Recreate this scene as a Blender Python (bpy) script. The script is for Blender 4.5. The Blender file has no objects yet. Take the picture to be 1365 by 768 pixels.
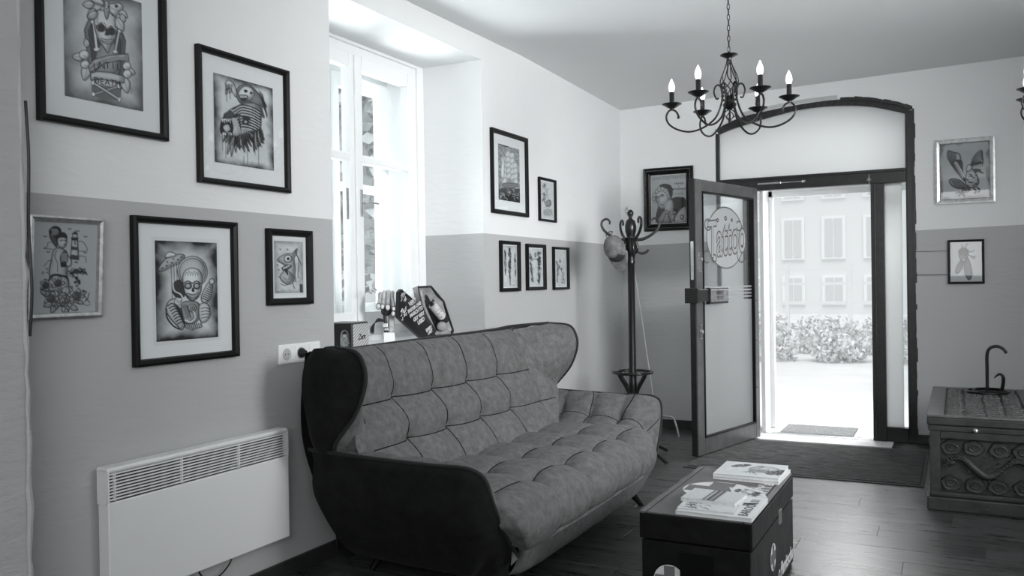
import bpy, bmesh, math, random
import numpy as np
from mathutils import Vector, Matrix
random.seed(7); RNG = np.random.default_rng(11)
S = bpy.context.scene
COL = S.collection
pi = math.pi

# ---------------------------------------------------------------- camera
YAW, PIT, ROLL = -0.476729, -0.0062956, -0.0150745
fw = Vector((math.sin(YAW)*math.cos(PIT), math.cos(YAW)*math.cos(PIT), math.sin(PIT)))
rt = Vector((math.cos(YAW), -math.sin(YAW), 0)); up = rt.cross(fw)
r2 = rt*math.cos(ROLL)+up*math.sin(ROLL); u2 = -rt*math.sin(ROLL)+up*math.cos(ROLL)
cd = bpy.data.cameras.new('camera'); cam = bpy.data.objects.new('camera', cd); COL.objects.link(cam)
cd.sensor_width = 36; cd.lens = 36*1147.5/1365; cd.clip_start = .05
cam.matrix_world = Matrix(((r2.x, u2.x, -fw.x, 0), (r2.y, u2.y, -fw.y, 0), (r2.z, u2.z, -fw.z, 1.3), (0, 0, 0, 1)))
S.camera = cam

# ---------------------------------------------------------------- light
S.view_settings.view_transform = 'Standard'; S.view_settings.look = 'None'
S.view_settings.exposure = 0; S.view_settings.gamma = 1; S.view_settings.use_curve_mapping = False
w = bpy.data.worlds.new('overcast_sky'); S.world = w; w.use_nodes = True
bg = w.node_tree.nodes['Background']; bg.inputs[0].default_value = (.975, 1, 1.01, 1); bg.inputs[1].default_value = .84

def lamp(name, kind, loc, look, power, size=None, col=(.985, 1, 1.005)):
    l = bpy.data.lights.new(name, kind); l.energy = power; l.color = col
    if kind == 'AREA': l.shape = 'RECTANGLE'; l.size, l.size_y = size
    o = bpy.data.objects.new(name, l); COL.objects.link(o); o.location = loc
    d = Vector(look)-Vector(loc); o.rotation_euler = d.to_track_quat('-Z', 'Y').to_euler()
    return o
sun = lamp('sun', 'SUN', (0, -5, 12), (-1.2, 0, 0), 1.6); sun.data.angle = .6
lamp('daylight_at_left_window', 'AREA', (-4.9, 4.4, 1.1), (-2.2, 4.1, 2.05), 345, (2.0, 2.3))
lamp('daylight_at_street_door', 'AREA', (-.35, 9.2, 3.0), (-2.3, 5.2, 1.3), 260, (2.2, 1.3))
side = lamp('fill_from_side', 'AREA', (2.3, 3.5, 2.05), (-2.9, 6.3, 1.5), 92, (2.6, 1.3)); side.data.spread = math.radians(85)  # added fill lamp for the far left corner; no window is built behind it
lamp('fill_from_rear', 'AREA', (.6, -1.3, 2.0), (-.8, 5, 1.7), 70, (2.5, 1.4))  # added fill lamp behind the camera, lifts the heater and near wall

# ---------------------------------------------------------------- materials
def gcol(v): return (v*.987, v, v*1.003, 1)
MATS = {}
def mat(name, v, rough=.6, metal=0., bump=0., bscale=40., var=0., vscale=8., spec=.5, sheen=0., stretch=(1, 1, 1), coat=0.):
    m = bpy.data.materials.new(name); m.use_nodes = True; nt = m.node_tree; N = nt.nodes; L = nt.links
    b = N['Principled BSDF']; b.inputs['Roughness'].default_value = rough; b.inputs['Metallic'].default_value = metal
    b.inputs['Specular IOR Level'].default_value = spec
    b.inputs['Base Color'].default_value = gcol(v)
    if sheen: b.inputs['Sheen Weight'].default_value = sheen; b.inputs['Sheen Roughness'].default_value = .4
    if coat: b.inputs['Coat Weight'].default_value = coat
    if bump or var:
        tc = N.new('ShaderNodeTexCoord'); mp = N.new('ShaderNodeMapping'); L.new(tc.outputs['Object'], mp.inputs[0]); mp.inputs['Scale'].default_value = stretch
    if var:
        n = N.new('ShaderNodeTexNoise'); n.inputs['Scale'].default_value = vscale; n.inputs['Detail'].default_value = 5; n.inputs['Roughness'].default_value = .65
        L.new(mp.outputs[0], n.inputs['Vector'])
        r = N.new('ShaderNodeValToRGB'); L.new(n.outputs[0], r.inputs[0]); L.new(r.outputs[0], b.inputs['Base Color'])
        r.color_ramp.elements[0].position = .32; r.color_ramp.elements[1].position = .68
        r.color_ramp.elements[0].color = gcol(v*(1-var)); r.color_ramp.elements[1].color = gcol(v*(1+var))
    if bump:
        n = N.new('ShaderNodeTexNoise'); n.inputs['Scale'].default_value = bscale; n.inputs['Detail'].default_value = 4
        L.new(mp.outputs[0], n.inputs['Vector'])
        bp = N.new('ShaderNodeBump'); bp.inputs['Strength'].default_value = bump; bp.inputs['Distance'].default_value = .01
        L.new(n.outputs[0], bp.inputs['Height']); L.new(bp.outputs[0], b.inputs['Normal'])
    MATS[name] = m; return m

# two-tone painted plaster: light above a dado line at z0 + k*x, grey below
def wall_mat(name, z0, k, ky=0.):
    m = mat(name, .8, .75, spec=.25); nt = m.node_tree; N = nt.nodes; L = nt.links; b = N['Principled BSDF']
    g = N.new('ShaderNodeNewGeometry'); sp = N.new('ShaderNodeSeparateXYZ'); L.new(g.outputs['Position'], sp.inputs[0])
    def M(op, a, c):
        x = N.new('ShaderNodeMath'); x.operation = op
        for i, s in enumerate((a, c)):
            if isinstance(s, (int, float)): x.inputs[i].default_value = s
            else: L.new(s, x.inputs[i])
        return x.outputs[0]
    line = M('ADD', M('MULTIPLY', sp.outputs[0], k), z0)
    if ky: line = M('ADD', line, M('MULTIPLY', sp.outputs[1], ky))
    mask = M('GREATER_THAN', sp.outputs[2], line)
    n = N.new('ShaderNodeTexNoise'); n.inputs['Scale'].default_value = 1.3; n.inputs['Detail'].default_value = 4; L.new(g.outputs['Position'], n.inputs['Vector'])
    mx = N.new('ShaderNodeMix'); mx.data_type = 'RGBA'; L.new(mask, mx.inputs['Factor'])
    mx.inputs['A'].default_value = gcol(.47); mx.inputs['B'].default_value = gcol(.80)
    mul = N.new('ShaderNodeMix'); mul.data_type = 'RGBA'; mul.blend_type = 'MULTIPLY'; mul.inputs['Factor'].default_value = 1
    sc = M('ADD', M('MULTIPLY', n.outputs[0], .10), .95)
    L.new(mx.outputs['Result'], mul.inputs['A']); L.new(sc, mul.inputs['B']); L.new(mul.outputs['Result'], b.inputs['Base Color'])
    # hand-brushed plaster relief
    mp = N.new('ShaderNodeMapping'); mp.inputs['Scale'].default_value = (6, 6, 22); mp.inputs['Rotation'].default_value = (.25, .1, 0); L.new(g.outputs['Position'], mp.inputs[0])
    n2 = N.new('ShaderNodeTexNoise'); n2.inputs['Scale'].default_value = 1.6; n2.inputs['Detail'].default_value = 6; L.new(mp.outputs[0], n2.inputs['Vector'])
    bp = N.new('ShaderNodeBump'); bp.inputs['Strength'].default_value = .22; bp.inputs['Distance'].default_value = .012
    L.new(n2.outputs[0], bp.inputs['Height']); L.new(bp.outputs[0], b.inputs['Normal'])
    return m
M_WALL = wall_mat('two_tone_plaster_left', 1.618, 0)
M_FAR = wall_mat('two_tone_plaster_far', 1.612+.0185*2.68, .0185)
M_PLAIN = mat('rough_plaster', .5, .85, bump=.6, bscale=14, stretch=(1, 1, 3), spec=.2)
M_CEIL = mat('ceiling_paint', .84, .85, bump=.12, bscale=9, spec=.2)
M_WHITE = mat('white_gloss_paint', .86, .35, spec=.4)
M_HEAT = mat('heater_enamel', .84, .35)
M_BLACKFR = mat('black_frame', .004, .4, spec=.25)
M_SILVER = mat('silver_frame', .55, .32, metal=.85, var=.25, vscale=30)
M_SLOT = mat('dark_void', .006, .9, spec=.05)
M_MAT = mat('mat_board', .78, .8)
M_STEEL = mat('dark_steel', .016, .35, bump=.15, bscale=60, var=.3, vscale=20)
M_LEAF = mat('door_profile_grey', .10, .3, var=.25, vscale=10)
M_IRON = mat('black_iron', .012, .3, metal=.4)
M_BLACK = mat('black_plastic', .012, .4)
M_WOODB = mat('black_bentwood', .008, .28)
M_SUEDE = mat('grey_suede', .13, .9, bump=.4, bscale=120, var=.26, vscale=26, sheen=.03, spec=.2)
M_SUEDE_D = mat('dark_suede', .012, .85, bump=.3, bscale=120, var=.3, vscale=14, sheen=.03, spec=.1)
M_PIPE = mat('piping_dark', .022, .7, sheen=.08, spec=.2)
M_SEAM = mat('seam_thread', .006, .9, spec=.05)
M_LEG = mat('dark_leg', .004, .5, spec=.15)
M_RUG = mat('rug_pile', .075, .95, bump=1., bscale=200, var=.55, vscale=45, spec=.1, stretch=(.25, 1, 1))
M_RUGE = mat('rug_edge', .03, .8)
M_OUTMAT = mat('coir_mat', .30, .95, bump=1., bscale=200, var=.6, vscale=110, spec=.1)
M_STONE = mat('pale_stone', .62, .7, var=.12, vscale=5)
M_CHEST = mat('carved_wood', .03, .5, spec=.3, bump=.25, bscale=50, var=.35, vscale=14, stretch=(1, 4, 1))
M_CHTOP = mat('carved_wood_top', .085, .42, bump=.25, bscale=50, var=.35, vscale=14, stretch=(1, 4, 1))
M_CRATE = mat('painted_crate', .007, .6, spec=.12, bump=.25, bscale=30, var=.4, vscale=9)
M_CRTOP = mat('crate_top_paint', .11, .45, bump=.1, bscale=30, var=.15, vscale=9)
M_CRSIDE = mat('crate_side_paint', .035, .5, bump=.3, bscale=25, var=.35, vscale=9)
M_BADGE = mat('white_stencil', .62, .7, var=.1, vscale=25)
M_CROSS = mat('badge_cross_grey', .14, .6)
M_PAPER = mat('paper_edge', .66, .8, var=.08, vscale=60)
M_CHROME = mat('chrome', .75, .15, metal=1)
M_CABLE = mat('cable', .02, .5)
M_CORD = mat('pale_cord', .55, .5)
M_SKIN = mat('latex_skin', .42, .55, var=.35, vscale=40)
M_NAIL = mat('ring_pale', .75, .3)
M_HAIR = mat('black_hair', .008, .6)
M_INK = mat('ink_black', .008, .7)
M_LETTER = mat('letter_white', .62, .7)
M_CLOTH = mat('satin_lining', .30, .5, bump=.3, bscale=25, var=.3, vscale=12)
M_CAP = mat('cap_canvas', .16, .85, var=.45, vscale=22, bump=.2, bscale=120)
M_CAPD = mat('cap_dark_patch', .03, .8)
M_SKIRT = mat('baseboard_dark', .03, .45, var=.2, vscale=10)
M_CONC = mat('street_paving', .72, .8, var=.06, vscale=1)
M_FACADE = mat('facade_render', .78, .8)
M_FWIN = mat('far_window_glass', .66, .6)
M_HEDGE = mat('hedge_leaves', .72, .8, var=.12, vscale=6)
M_TREE = mat('pale_leaves', .55, .8, var=.3, vscale=3)
M_GRILLE = None

def striped(name, a, b_, scale, rot=(0, 0, 0)):
    m = mat(name, a, .7); nt = m.node_tree; N = nt.nodes; L = nt.links
    tc = N.new('ShaderNodeTexCoord'); mp = N.new('ShaderNodeMapping'); mp.inputs['Rotation'].default_value = rot; L.new(tc.outputs['Object'], mp.inputs[0])
    wv = N.new('ShaderNodeTexWave'); wv.inputs['Scale'].default_value = scale; L.new(mp.outputs[0], wv.inputs[0])
    r = N.new('ShaderNodeValToRGB'); r.color_ramp.elements[0].color = gcol(a); r.color_ramp.elements[1].color = gcol(b_)
    L.new(wv.outputs[0], r.inputs[0]); L.new(r.outputs[0], N['Principled BSDF'].inputs['Base Color']); return m
M_GRILLE = striped('striped_grille', .22, .6, 26, (.6, .6, .6))
M_RIM = striped('rope_rim', .02, .55, 30, (.4, .5, .5))

def glass_mat(name, tint=.97, refl=1.0, rough=0.02):
    m = bpy.data.materials.new(name); m.use_nodes = True; nt = m.node_tree; N = nt.nodes; L = nt.links; N.clear()
    o = N.new('ShaderNodeOutputMaterial'); mx = N.new('ShaderNodeMixShader'); t = N.new('ShaderNodeBsdfTransparent'); g = N.new('ShaderNodeBsdfGlossy')
    t.inputs[0].default_value = gcol(tint); g.inputs['Roughness'].default_value = rough; g.inputs[0].default_value = (1, 1, 1, 1)
    # Schlick reflectance from |cos|, the same on both faces of a pane
    ge = N.new('ShaderNodeNewGeometry'); dt = N.new('ShaderNodeVectorMath'); dt.operation = 'DOT_PRODUCT'; L.new(ge.outputs['Normal'], dt.inputs[0]); L.new(ge.outputs['Incoming'], dt.inputs[1])
    def M(op, x, y=0.):
        q = N.new('ShaderNodeMath'); q.operation = op
        for i, s_ in enumerate((x, y)):
            if isinstance(s_, (int, float)): q.inputs[i].default_value = s_
            else: L.new(s_, q.inputs[i])
        return q.outputs[0]
    k = M('MULTIPLY', M('ADD', M('MULTIPLY', M('POWER', M('SUBTRACT', 1., M('ABSOLUTE', dt.outputs['Value'])), 5.), .96), .04), refl)
    L.new(k, mx.inputs[0]); L.new(t.outputs[0], mx.inputs[1]); L.new(g.outputs[0], mx.inputs[2]); L.new(mx.outputs[0], o.inputs[0])
    return m
M_GLASS = glass_mat('clear_glass'); M_PGLASS = glass_mat('picture_glass', .98, .9)
def frost_mat(name, v, mixd=.25):
    m = bpy.data.materials.new(name); m.use_nodes = True; nt = m.node_tree; N = nt.nodes; L = nt.links; N.clear()
    o = N.new('ShaderNodeOutputMaterial'); mx = N.new('ShaderNodeMixShader'); mx.inputs[0].default_value = mixd
    t = N.new('ShaderNodeBsdfTranslucent'); d = N.new('ShaderNodeBsdfDiffuse'); t.inputs[0].default_value = gcol(v); d.inputs[0].default_value = gcol(v)
    L.new(t.outputs[0], mx.inputs[1]); L.new(d.outputs[0], mx.inputs[2]); L.new(mx.outputs[0], o.inputs[0]); return m
M_FROST = frost_mat('frosted_film', .46)
M_FROST2 = frost_mat('frosted_side_film', .55, .1)
M_FILM = frost_mat('door_film', .80, .35); _t = M_FILM.node_tree; _o = _t.nodes['Material Output']; _s = _o.inputs[0].links[0].from_socket
_x = _t.nodes.new('ShaderNodeMixShader'); _x.inputs[0].default_value = .62; _q = _t.nodes.new('ShaderNodeBsdfTransparent'); _t.links.new(_q.outputs[0], _x.inputs[1]); _t.links.new(_s, _x.inputs[2]); _t.links.new(_x.outputs[0], _o.inputs[0])
M_ETCH = frost_mat('etched_lettering', .22, .6)
def emit_mat(name, v):
    m = bpy.data.materials.new(name); m.use_nodes = True; b = m.node_tree.nodes['Principled BSDF']
    b.inputs['Base Color'].default_value = (.9, .9, .9, 1); b.inputs['Emission Color'].default_value = (.97, 1, 1, 1); b.inputs['Emission Strength'].default_value = v; return m
M_BULB = emit_mat('lit_bulb', 1.6)
M_PRINT = mat('printed_paper', .6, .6); _n = M_PRINT.node_tree; _a = _n.nodes.new('ShaderNodeAttribute'); _a.attribute_name = 'ink'
_n.links.new(_a.outputs['Color'], _n.nodes['Principled BSDF'].inputs['Base Color'])

# ---------------------------------------------------------------- builders
def mesh_obj(name, V, F, m=None, parent=None, smooth=False):
    me = bpy.data.meshes.new(name); me.from_pydata([tuple(v) for v in V], [], [tuple(f) for f in F]); me.update()
    o = bpy.data.objects.new(name, me); COL.objects.link(o)
    if m: me.materials.append(m)
    if smooth: me.polygons.foreach_set('use_smooth', [True]*len(me.polygons))
    if parent is not None: adopt(o, parent)
    return o
def adopt(o, p):
    o.parent = p; o.matrix_parent_inverse = world_of(p).inverted()
def world_of(p):
    m = p.matrix_basis.copy()
    if p.parent is not None: m = world_of(p.parent) @ p.matrix_parent_inverse @ m
    return m
class MB:
    def __init__(s): s.V = []; s.F = []
    def add(s, V, F):
        n = len(s.V); s.V += [Vector(v) for v in V]; s.F += [tuple(i+n for i in f) for f in F]; return s
    def box(s, x0, x1, y0, y1, z0, z1):
        return s.add([(x, y, z) for z in (z0, z1) for y in (y0, y1) for x in (x0, x1)],
                     [(0, 2, 3, 1), (4, 5, 7, 6), (0, 1, 5, 4), (2, 6, 7, 3), (0, 4, 6, 2), (1, 3, 7, 5)])
    def obox(s, c, ax, ay, az):   # oriented box: centre + half axes
        c = Vector(c); ax, ay, az = Vector(ax), Vector(ay), Vector(az)
        return s.add([c+ax*i+ay*j+az*k for k in (-1, 1) for j in (-1, 1) for i in (-1, 1)],
                     [(0, 2, 3, 1), (4, 5, 7, 6), (0, 1, 5, 4), (2, 6, 7, 3), (0, 4, 6, 2), (1, 3, 7, 5)])
    def tube(s, P, r, n=8, closed=False, caps=True):
        P = [Vector(p) for p in P]; k = len(P); R = r if hasattr(r, '__len__') else [r]*k
        T = []
        for i in range(k):
            a = P[(i-1) % k] if closed or i > 0 else P[0]; b = P[(i+1) % k] if closed or i < k-1 else P[-1]
            t = (b-a); T.append(t.normalized() if t.length > 1e-9 else Vector((0, 0, 1)))
        u = T[0].orthogonal().normalized(); V = []; 
        for i in range(k):
            u = (u-T[i]*u.dot(T[i])); u = u.normalized() if u.length > 1e-6 else T[i].orthogonal().normalized()
            w_ = T[i].cross(u)
            for j in range(n):
                a = 2*pi*j/n; V.append(P[i]+(u*math.cos(a)+w_*math.sin(a))*R[i])
        F = []
        for i in range(k if closed else k-1):
            i2 = (i+1) % k
            for j in range(n): F.append((i*n+j, i*n+(j+1) % n, i2*n+(j+1) % n, i2*n+j))
        if caps and not closed: F += [tuple(range(n))[::-1], tuple(range((k-1)*n, k*n))]
        return s.add(V, F)
    def lathe(s, prof, c=(0, 0, 0), n=20, axis=None):   # prof: (r, z)
        c = Vector(c); V = []; k = len(prof)
        q = Vector((0, 0, 1)).rotation_difference(Vector(axis).normalized()) if axis else None
        for r, z in prof:
            for j in range(n):
                p = Vector((r*math.cos(2*pi*j/n), r*math.sin(2*pi*j/n), z)); V.append(c+(q @ p if q else p))
        F = [(i*n+j, i*n+(j+1) % n, (i+1)*n+(j+1) % n, (i+1)*n+j) for i in range(k-1) for j in range(n)]
        F += [tuple(range(n))[::-1], tuple(range((k-1)*n, k*n))]
        return s.add(V, F)
    def ball(s, c, r, n=12, m=8):
        r = r if hasattr(r, '__len__') else (r, r, r)
        V = [(c[0], c[1], c[2]-r[2])]
        for i in range(1, m):
            a = -pi/2+pi*i/m
            for j in range(n): V.append((c[0]+r[0]*math.cos(a)*math.cos(2*pi*j/n), c[1]+r[1]*math.cos(a)*math.sin(2*pi*j/n), c[2]+r[2]*math.sin(a)))
        V.append((c[0], c[1], c[2]+r[2])); F = [(0, 1+(j+1) % n, 1+j) for j in range(n)]
        for i in range(m-2):
            for j in range(n): a = 1+i*n; F.append((a+j, a+(j+1) % n, a+n+(j+1) % n, a+n+j))
        a = 1+(m-2)*n; F += [(a+j, a+(j+1) % n, len(V)-1) for j in range(n)]
        return s.add(V, F)
    def prism(s, pts, d):       # planar outline + depth vector
        n = len(pts); d = Vector(d); P = [Vector(p) for p in pts]
        return s.add(P+[p+d for p in P], [tuple(range(n))[::-1], tuple(range(n, 2*n))]+[(i, (i+1) % n, n+(i+1) % n, n+i) for i in range(n)])
    def build(s, name, m=None, parent=None, smooth=False, bevel=0, seg=2, xf=None):
        V = s.V if xf is None else [xf @ v for v in s.V]
        o = mesh_obj(name, V, s.F, m, parent, smooth)
        bm = bmesh.new(); bm.from_mesh(o.data); bmesh.ops.recalc_face_normals(bm, faces=bm.faces); bm.to_mesh(o.data); bm.free()
        if bevel:
            b = o.modifiers.new('bevel', 'BEVEL'); b.width = bevel; b.segments = seg; b.limit_method = 'ANGLE'; b.angle_limit = .7
        if smooth:
            try: o.data.set_sharp_from_angle(angle=.9)
            except Exception: pass
        return o
def tag(o, label=None, cat=None, group=None, kind=None):
    if label: o['label'] = label
    if cat: o['category'] = cat
    if group: o['group'] = group
    if kind: o['kind'] = kind
    return o
def thing(name, label, cat, loc=(0, 0, 0), group=None):
    o = bpy.data.objects.new(name, None); COL.objects.link(o); o.location = loc; o.empty_display_size = .1
    return tag(o, label, cat, group)
def struct(o): o['kind'] = 'structure'; return o
def copy_tree(o, parent=None):
    c = o.copy(); COL.objects.link(c)
    if parent is not None: c.parent = parent
    for ch in list(o.children): copy_tree(ch, c)
    return c
def cr(P, n, closed=False):      # Catmull-Rom resample to n points, even in arc length
    P = [Vector(p) for p in P]; k = len(P); out = []
    segs = k if closed else k-1; D = 24
    for i in range(segs):
        p0 = P[(i-1) % k] if closed or i > 0 else P[0]*2-P[1]; p1 = P[i]; p2 = P[(i+1) % k]
        p3 = P[(i+2) % k] if closed or i < k-2 else P[-1]*2-P[-2]
        for j in range(D):
            t = j/D; out.append(.5*((2*p1)+(p2-p0)*t+(2*p0-5*p1+4*p2-p3)*t*t+(3*p1-p0-3*p2+p3)*t**3))
    if not closed: out.append(P[-1])
    else: out.append(out[0])
    L = [0]
    for a, b in zip(out, out[1:]): L.append(L[-1]+(b-a).length)
    res = []; j = 0; N = n if closed else n-1
    for i in range(n):
        s = L[-1]*i/N
        while j < len(L)-2 and L[j+1] < s: j += 1
        d = L[j+1]-L[j]; t = (s-L[j])/d if d > 1e-12 else 0
        res.append(out[j].lerp(out[j+1], min(1, t)))
    return res
def grid_faces(nu, nv): return [(i*nv+j, (i+1)*nv+j, (i+1)*nv+j+1, i*nv+j+1) for i in range(nu-1) for j in range(nv-1)]
def loft(name, curves, nu, nv, m, parent=None, disp=None):   # nu along curves, nv across
    C = [cr(c, nu) for c in curves]; V = []
    for i in range(nu):
        V += cr([c[i] for c in C], nv)
    if disp:
        W = []
        for i in range(nu):
            for j in range(nv):
                a = V[min(i+1, nu-1)*nv+j]-V[max(i-1, 0)*nv+j]; b = V[i*nv+min(j+1, nv-1)]-V[i*nv+max(j-1, 0)]
                nn = a.cross(b); nn = nn.normalized() if nn.length > 1e-12 else Vector((0, 0, 0))
                W.append(V[i*nv+j]+nn*disp(i/(nu-1), j/(nv-1), V[i*nv+j]))
        V = W
    return mesh_obj(name, V, grid_faces(nu, nv), m, parent, True)
def text_mesh(name, txt, size, M, m, parent=None, extrude=.0006, align='CENTER', shear=0, off=0, space=1.0):
    c = bpy.data.curves.new(name, 'FONT'); c.body = txt; c.size = size; c.extrude = extrude; c.align_x = align; c.align_y = 'CENTER'; c.shear = shear; c.offset = off; c.space_character = space; c.resolution_u = 3
    t = bpy.data.objects.new(name, c); COL.objects.link(t); bpy.context.view_layer.update()
    me = bpy.data.meshes.new_from_object(t.evaluated_get(bpy.context.evaluated_depsgraph_get()))
    bpy.data.objects.remove(t); me.transform(M); me.name = name; me.materials.clear(); me.materials.append(m)
    o = bpy.data.objects.new(name, me); COL.objects.link(o)
    if parent is not None: adopt(o, parent)
    return o
def basis(o, x, y):    # matrix whose local x,y lie along given world vectors at origin o
    x = Vector(x).normalized(); y = Vector(y); y = (y-x*y.dot(x)).normalized(); z = x.cross(y)
    return Matrix(((x.x, y.x, z.x, o[0]), (x.y, y.y, z.y, o[1]), (x.z, y.z, z.z, o[2]), (0, 0, 0, 1)))
# ================================================================ SETTING
XL, YF = -2.679, 7.361; XR, YB = 2.4, -1.6; CH = 2.87
AY0, AY1, AZ0, AZ1 = 3.304, 4.805, .955, 2.725     # window recess in the left wall
WX = -3.13                                          # inner window plane
wl = MB()
wl.box(XL-.62, XL, 1.62, AY0, -.02, 2.98).box(XL-.62, XL, AY1, YF, -.02, 2.98)
wl.box(XL-.62, XL, AY0, AY1, -.02, AZ0).box(XL-.62, XL, AY0, AY1, AZ1, 2.98)
struct(wl.build('wall_left', M_WALL))
struct(MB().box(XL-.62, -2.478, YB, 1.62, -.02, 2.98).build('wall_left_pillar', M_PLAIN))
bpy.data.objects['wall_left_pillar'].name = 'trim_1'
# ragged edge of the plastered pillar
pil = MB(); pts = []
for i in range(60):
    z = i*.05; pts.append(Vector((-2.478+random.uniform(-.004, .006)+.006*math.sin(z*2.1), 1.618, z)))
pil.tube(pts, [.008+random.uniform(-.003, .003) for _ in pts], 6)
struct(pil.build('trim_2', M_PLAIN, smooth=True))
# far wall with arched opening
DX0, DX1 = -1.824, -.289
arch_o = [(-1.824, 2.584), (-1.695, 2.640), (-1.556, 2.677), (-1.38, 2.70), (-1.09, 2.728), (-.787, 2.730), (-.591, 2.702), (-.412, 2.653), (-.289, 2.605)]
def far_wall(y0, y1):
    b = MB(); b.box(XL-.62, DX0, y0, y1, -.02, 2.98).box(DX1, XR+.2, y0, y1, -.02, 2.98)
    P = cr([(x, 0, z) for x, z in arch_o], 25)
    for a, c in zip(P, P[1:]):
        b.prism([(a.x, y0, a.z), (c.x, y0, c.z), (c.x, y0, 2.98), (a.x, y0, 2.98)], (0, y1-y0, 0))
    return b
struct(far_wall(YF, YF+.5).build('wall_far', M_FAR))
struct(MB().box(XR, XR+.2, YB, YF, -.02, 2.98).build('wall_right', M_FAR))
struct(MB().box(XL-.62, XR+.2, YB-.2, YB, -.02, 2.98).build('wall_back', M_FAR))
# ceiling with the sag of an old building
nx, ny = 24, 36; V = []
for i in range(nx):
    for j in range(ny):
        x = XL-.1+(XR-XL+.2)*i/(nx-1); y = YB-.1+(YF-YB+.2)*j/(ny-1)
        u = (x-XL)/3.2; z = 2.862+.02*max(0, min(1, (y-3.9)/1.5)) - .045*max(0, (y-5.4)/2)*(1-.9*min(1, u)) + .03*u
        V.append((x, y, min(z, 2.93)))
struct(mesh_obj('ceiling', V, [f[::-1] for f in grid_faces(nx, ny)], M_CEIL, None, True))
struct(MB().box(XL-.62, XR+.2, YB-.2, YF+.5, 2.99, 3.1).build('ceiling_slab', M_CEIL)).name = 'trim_3'
# baseboards
bb = MB().box(XL, XL+.016, 1.62, YF, 0, .075).build('baseboard_left', M_SKIRT, bevel=.004); struct(bb)
bf = MB().box(XL+.016, DX0-.01, YF-.016, YF, 0, .075).build('baseboard_far', M_SKIRT, bevel=.004); struct(bf)
bf2 = MB().box(DX1+.01, XR, YF-.016, YF, 0, .075).build('baseboard_far_right', M_SKIRT, bevel=.004); struct(bf2); bf2.name = 'baseboard_right'
# tapes / ragged black paint line beside the door frame, thin cable duct on far wall
tp = MB()
tp.box(-.283, -.045, YF-.006, YF, 1.308, 1.312); tp.box(-.283, .02, YF-.004, YF, 1.49, 1.493)
struct(tp.build('trim_4', M_SLOT))
# ------------------------------------------------ laminate floor, every plank its own piece
fl = MB().box(XL-.1, XR+.1, YB-.1, YF+.05, -.06, -.006).build('floor', M_SLOT); struct(fl)
mp_ = mat('laminate_plank', .12, .28, spec=.65); nt = mp_.node_tree; N = nt.nodes; L = nt.links; b = N['Principled BSDF']
tc = N.new('ShaderNodeNewGeometry'); oi = N.new('ShaderNodeObjectInfo')
ad = N.new('ShaderNodeVectorMath'); ad.operation = 'ADD'; cx = N.new('ShaderNodeCombineXYZ')
k1 = N.new('ShaderNodeMath'); k1.operation = 'MULTIPLY'; k1.inputs[1].default_value = 37.; L.new(oi.outputs['Random'], k1.inputs[0]); L.new(k1.outputs[0], cx.inputs[0]); L.new(k1.outputs[0], cx.inputs[2])
L.new(tc.outputs['Position'], ad.inputs[0]); L.new(cx.outputs[0], ad.inputs[1])
mpp = N.new('ShaderNodeMapping'); mpp.inputs['Scale'].default_value = (1.3, 17, 1); L.new(ad.outputs[0], mpp.inputs[0])
no = N.new('ShaderNodeTexNoise'); no.inputs['Scale'].default_value = 2.2; no.inputs['Detail'].default_value = 9; no.inputs['Roughness'].default_value = .72; no.inputs['Distortion'].default_value = .6; L.new(mpp.outputs[0], no.inputs['Vector'])
rp = N.new('ShaderNodeValToRGB'); L.new(no.outputs[0], rp.inputs[0])
e = rp.color_ramp.elements; e[0].position = .30; e[0].color = gcol(.010); e[1].position = .70; e[1].color = gcol(.11)
x_ = e.new(.5); x_.color = gcol(.042)
ml = N.new('ShaderNodeMix'); ml.data_type = 'RGBA'; ml.blend_type = 'MULTIPLY'; ml.inputs['Factor'].default_value = 1
k2 = N.new('ShaderNodeMath'); k2.operation = 'MULTIPLY_ADD'; k2.inputs[1].default_value = .55; k2.inputs[2].default_value = .72; L.new(oi.outputs['Random'], k2.inputs[0])
L.new(rp.outputs[0], ml.inputs['A']); L.new(k2.outputs[0], ml.inputs['B']); L.new(ml.outputs['Result'], b.inputs['Base Color'])
k3 = N.new('ShaderNodeMath'); k3.operation = 'MULTIPLY_ADD'; k3.inputs[1].default_value = .25; k3.inputs[2].default_value = .17; L.new(no.outputs[0], k3.inputs[0]); L.new(k3.outputs[0], b.inputs['Roughness'])
bp = N.new('ShaderNodeBump'); bp.inputs['Strength'].default_value = .25; bp.inputs['Distance'].default_value = .004; L.new(no.outputs[0], bp.inputs['Height']); L.new(bp.outputs[0], b.inputs['Normal'])
PW, PL = .19, 1.29; cache = {}
row = 0; y = YB
while y < YF-.001:
    y1 = min(y+PW, YF); x = XL-PL*((row*.37) % 1)
    while x < XR:
        a, c = max(x, XL), min(x+PL, XR)
        if c-a > .03 and y1 > .9:
            key = (round(c-a, 3), round(y1-y, 3))
            if key not in cache:
                lx, ly = c-a, y1-y; t = MB().box(.0006, lx-.0006, .0006, ly-.0006, -.006, 0)
                o = t.build('plank', mp_, bevel=.0009, seg=1); cache[key] = o.data; 
            else:
                o = bpy.data.objects.new('plank', cache[key]); COL.objects.link(o); bv = o.modifiers.new('bevel', 'BEVEL'); bv.width = .0009; bv.segments = 1
            o.location = (a, y, 0); o.parent = fl
        elif c-a > .03:
            key = (round(c-a, 3), round(y1-y, 3))
            if key not in cache: o = MB().box(.0006, c-a-.0006, .0006, y1-y-.0006, -.006, 0).build('plank', mp_); cache[key] = o.data
            else: o = bpy.data.objects.new('plank', cache[key]); COL.objects.link(o)
            o.location = (a, y, 0); o.parent = fl
        x += PL
    y += PW; row += 1

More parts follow.
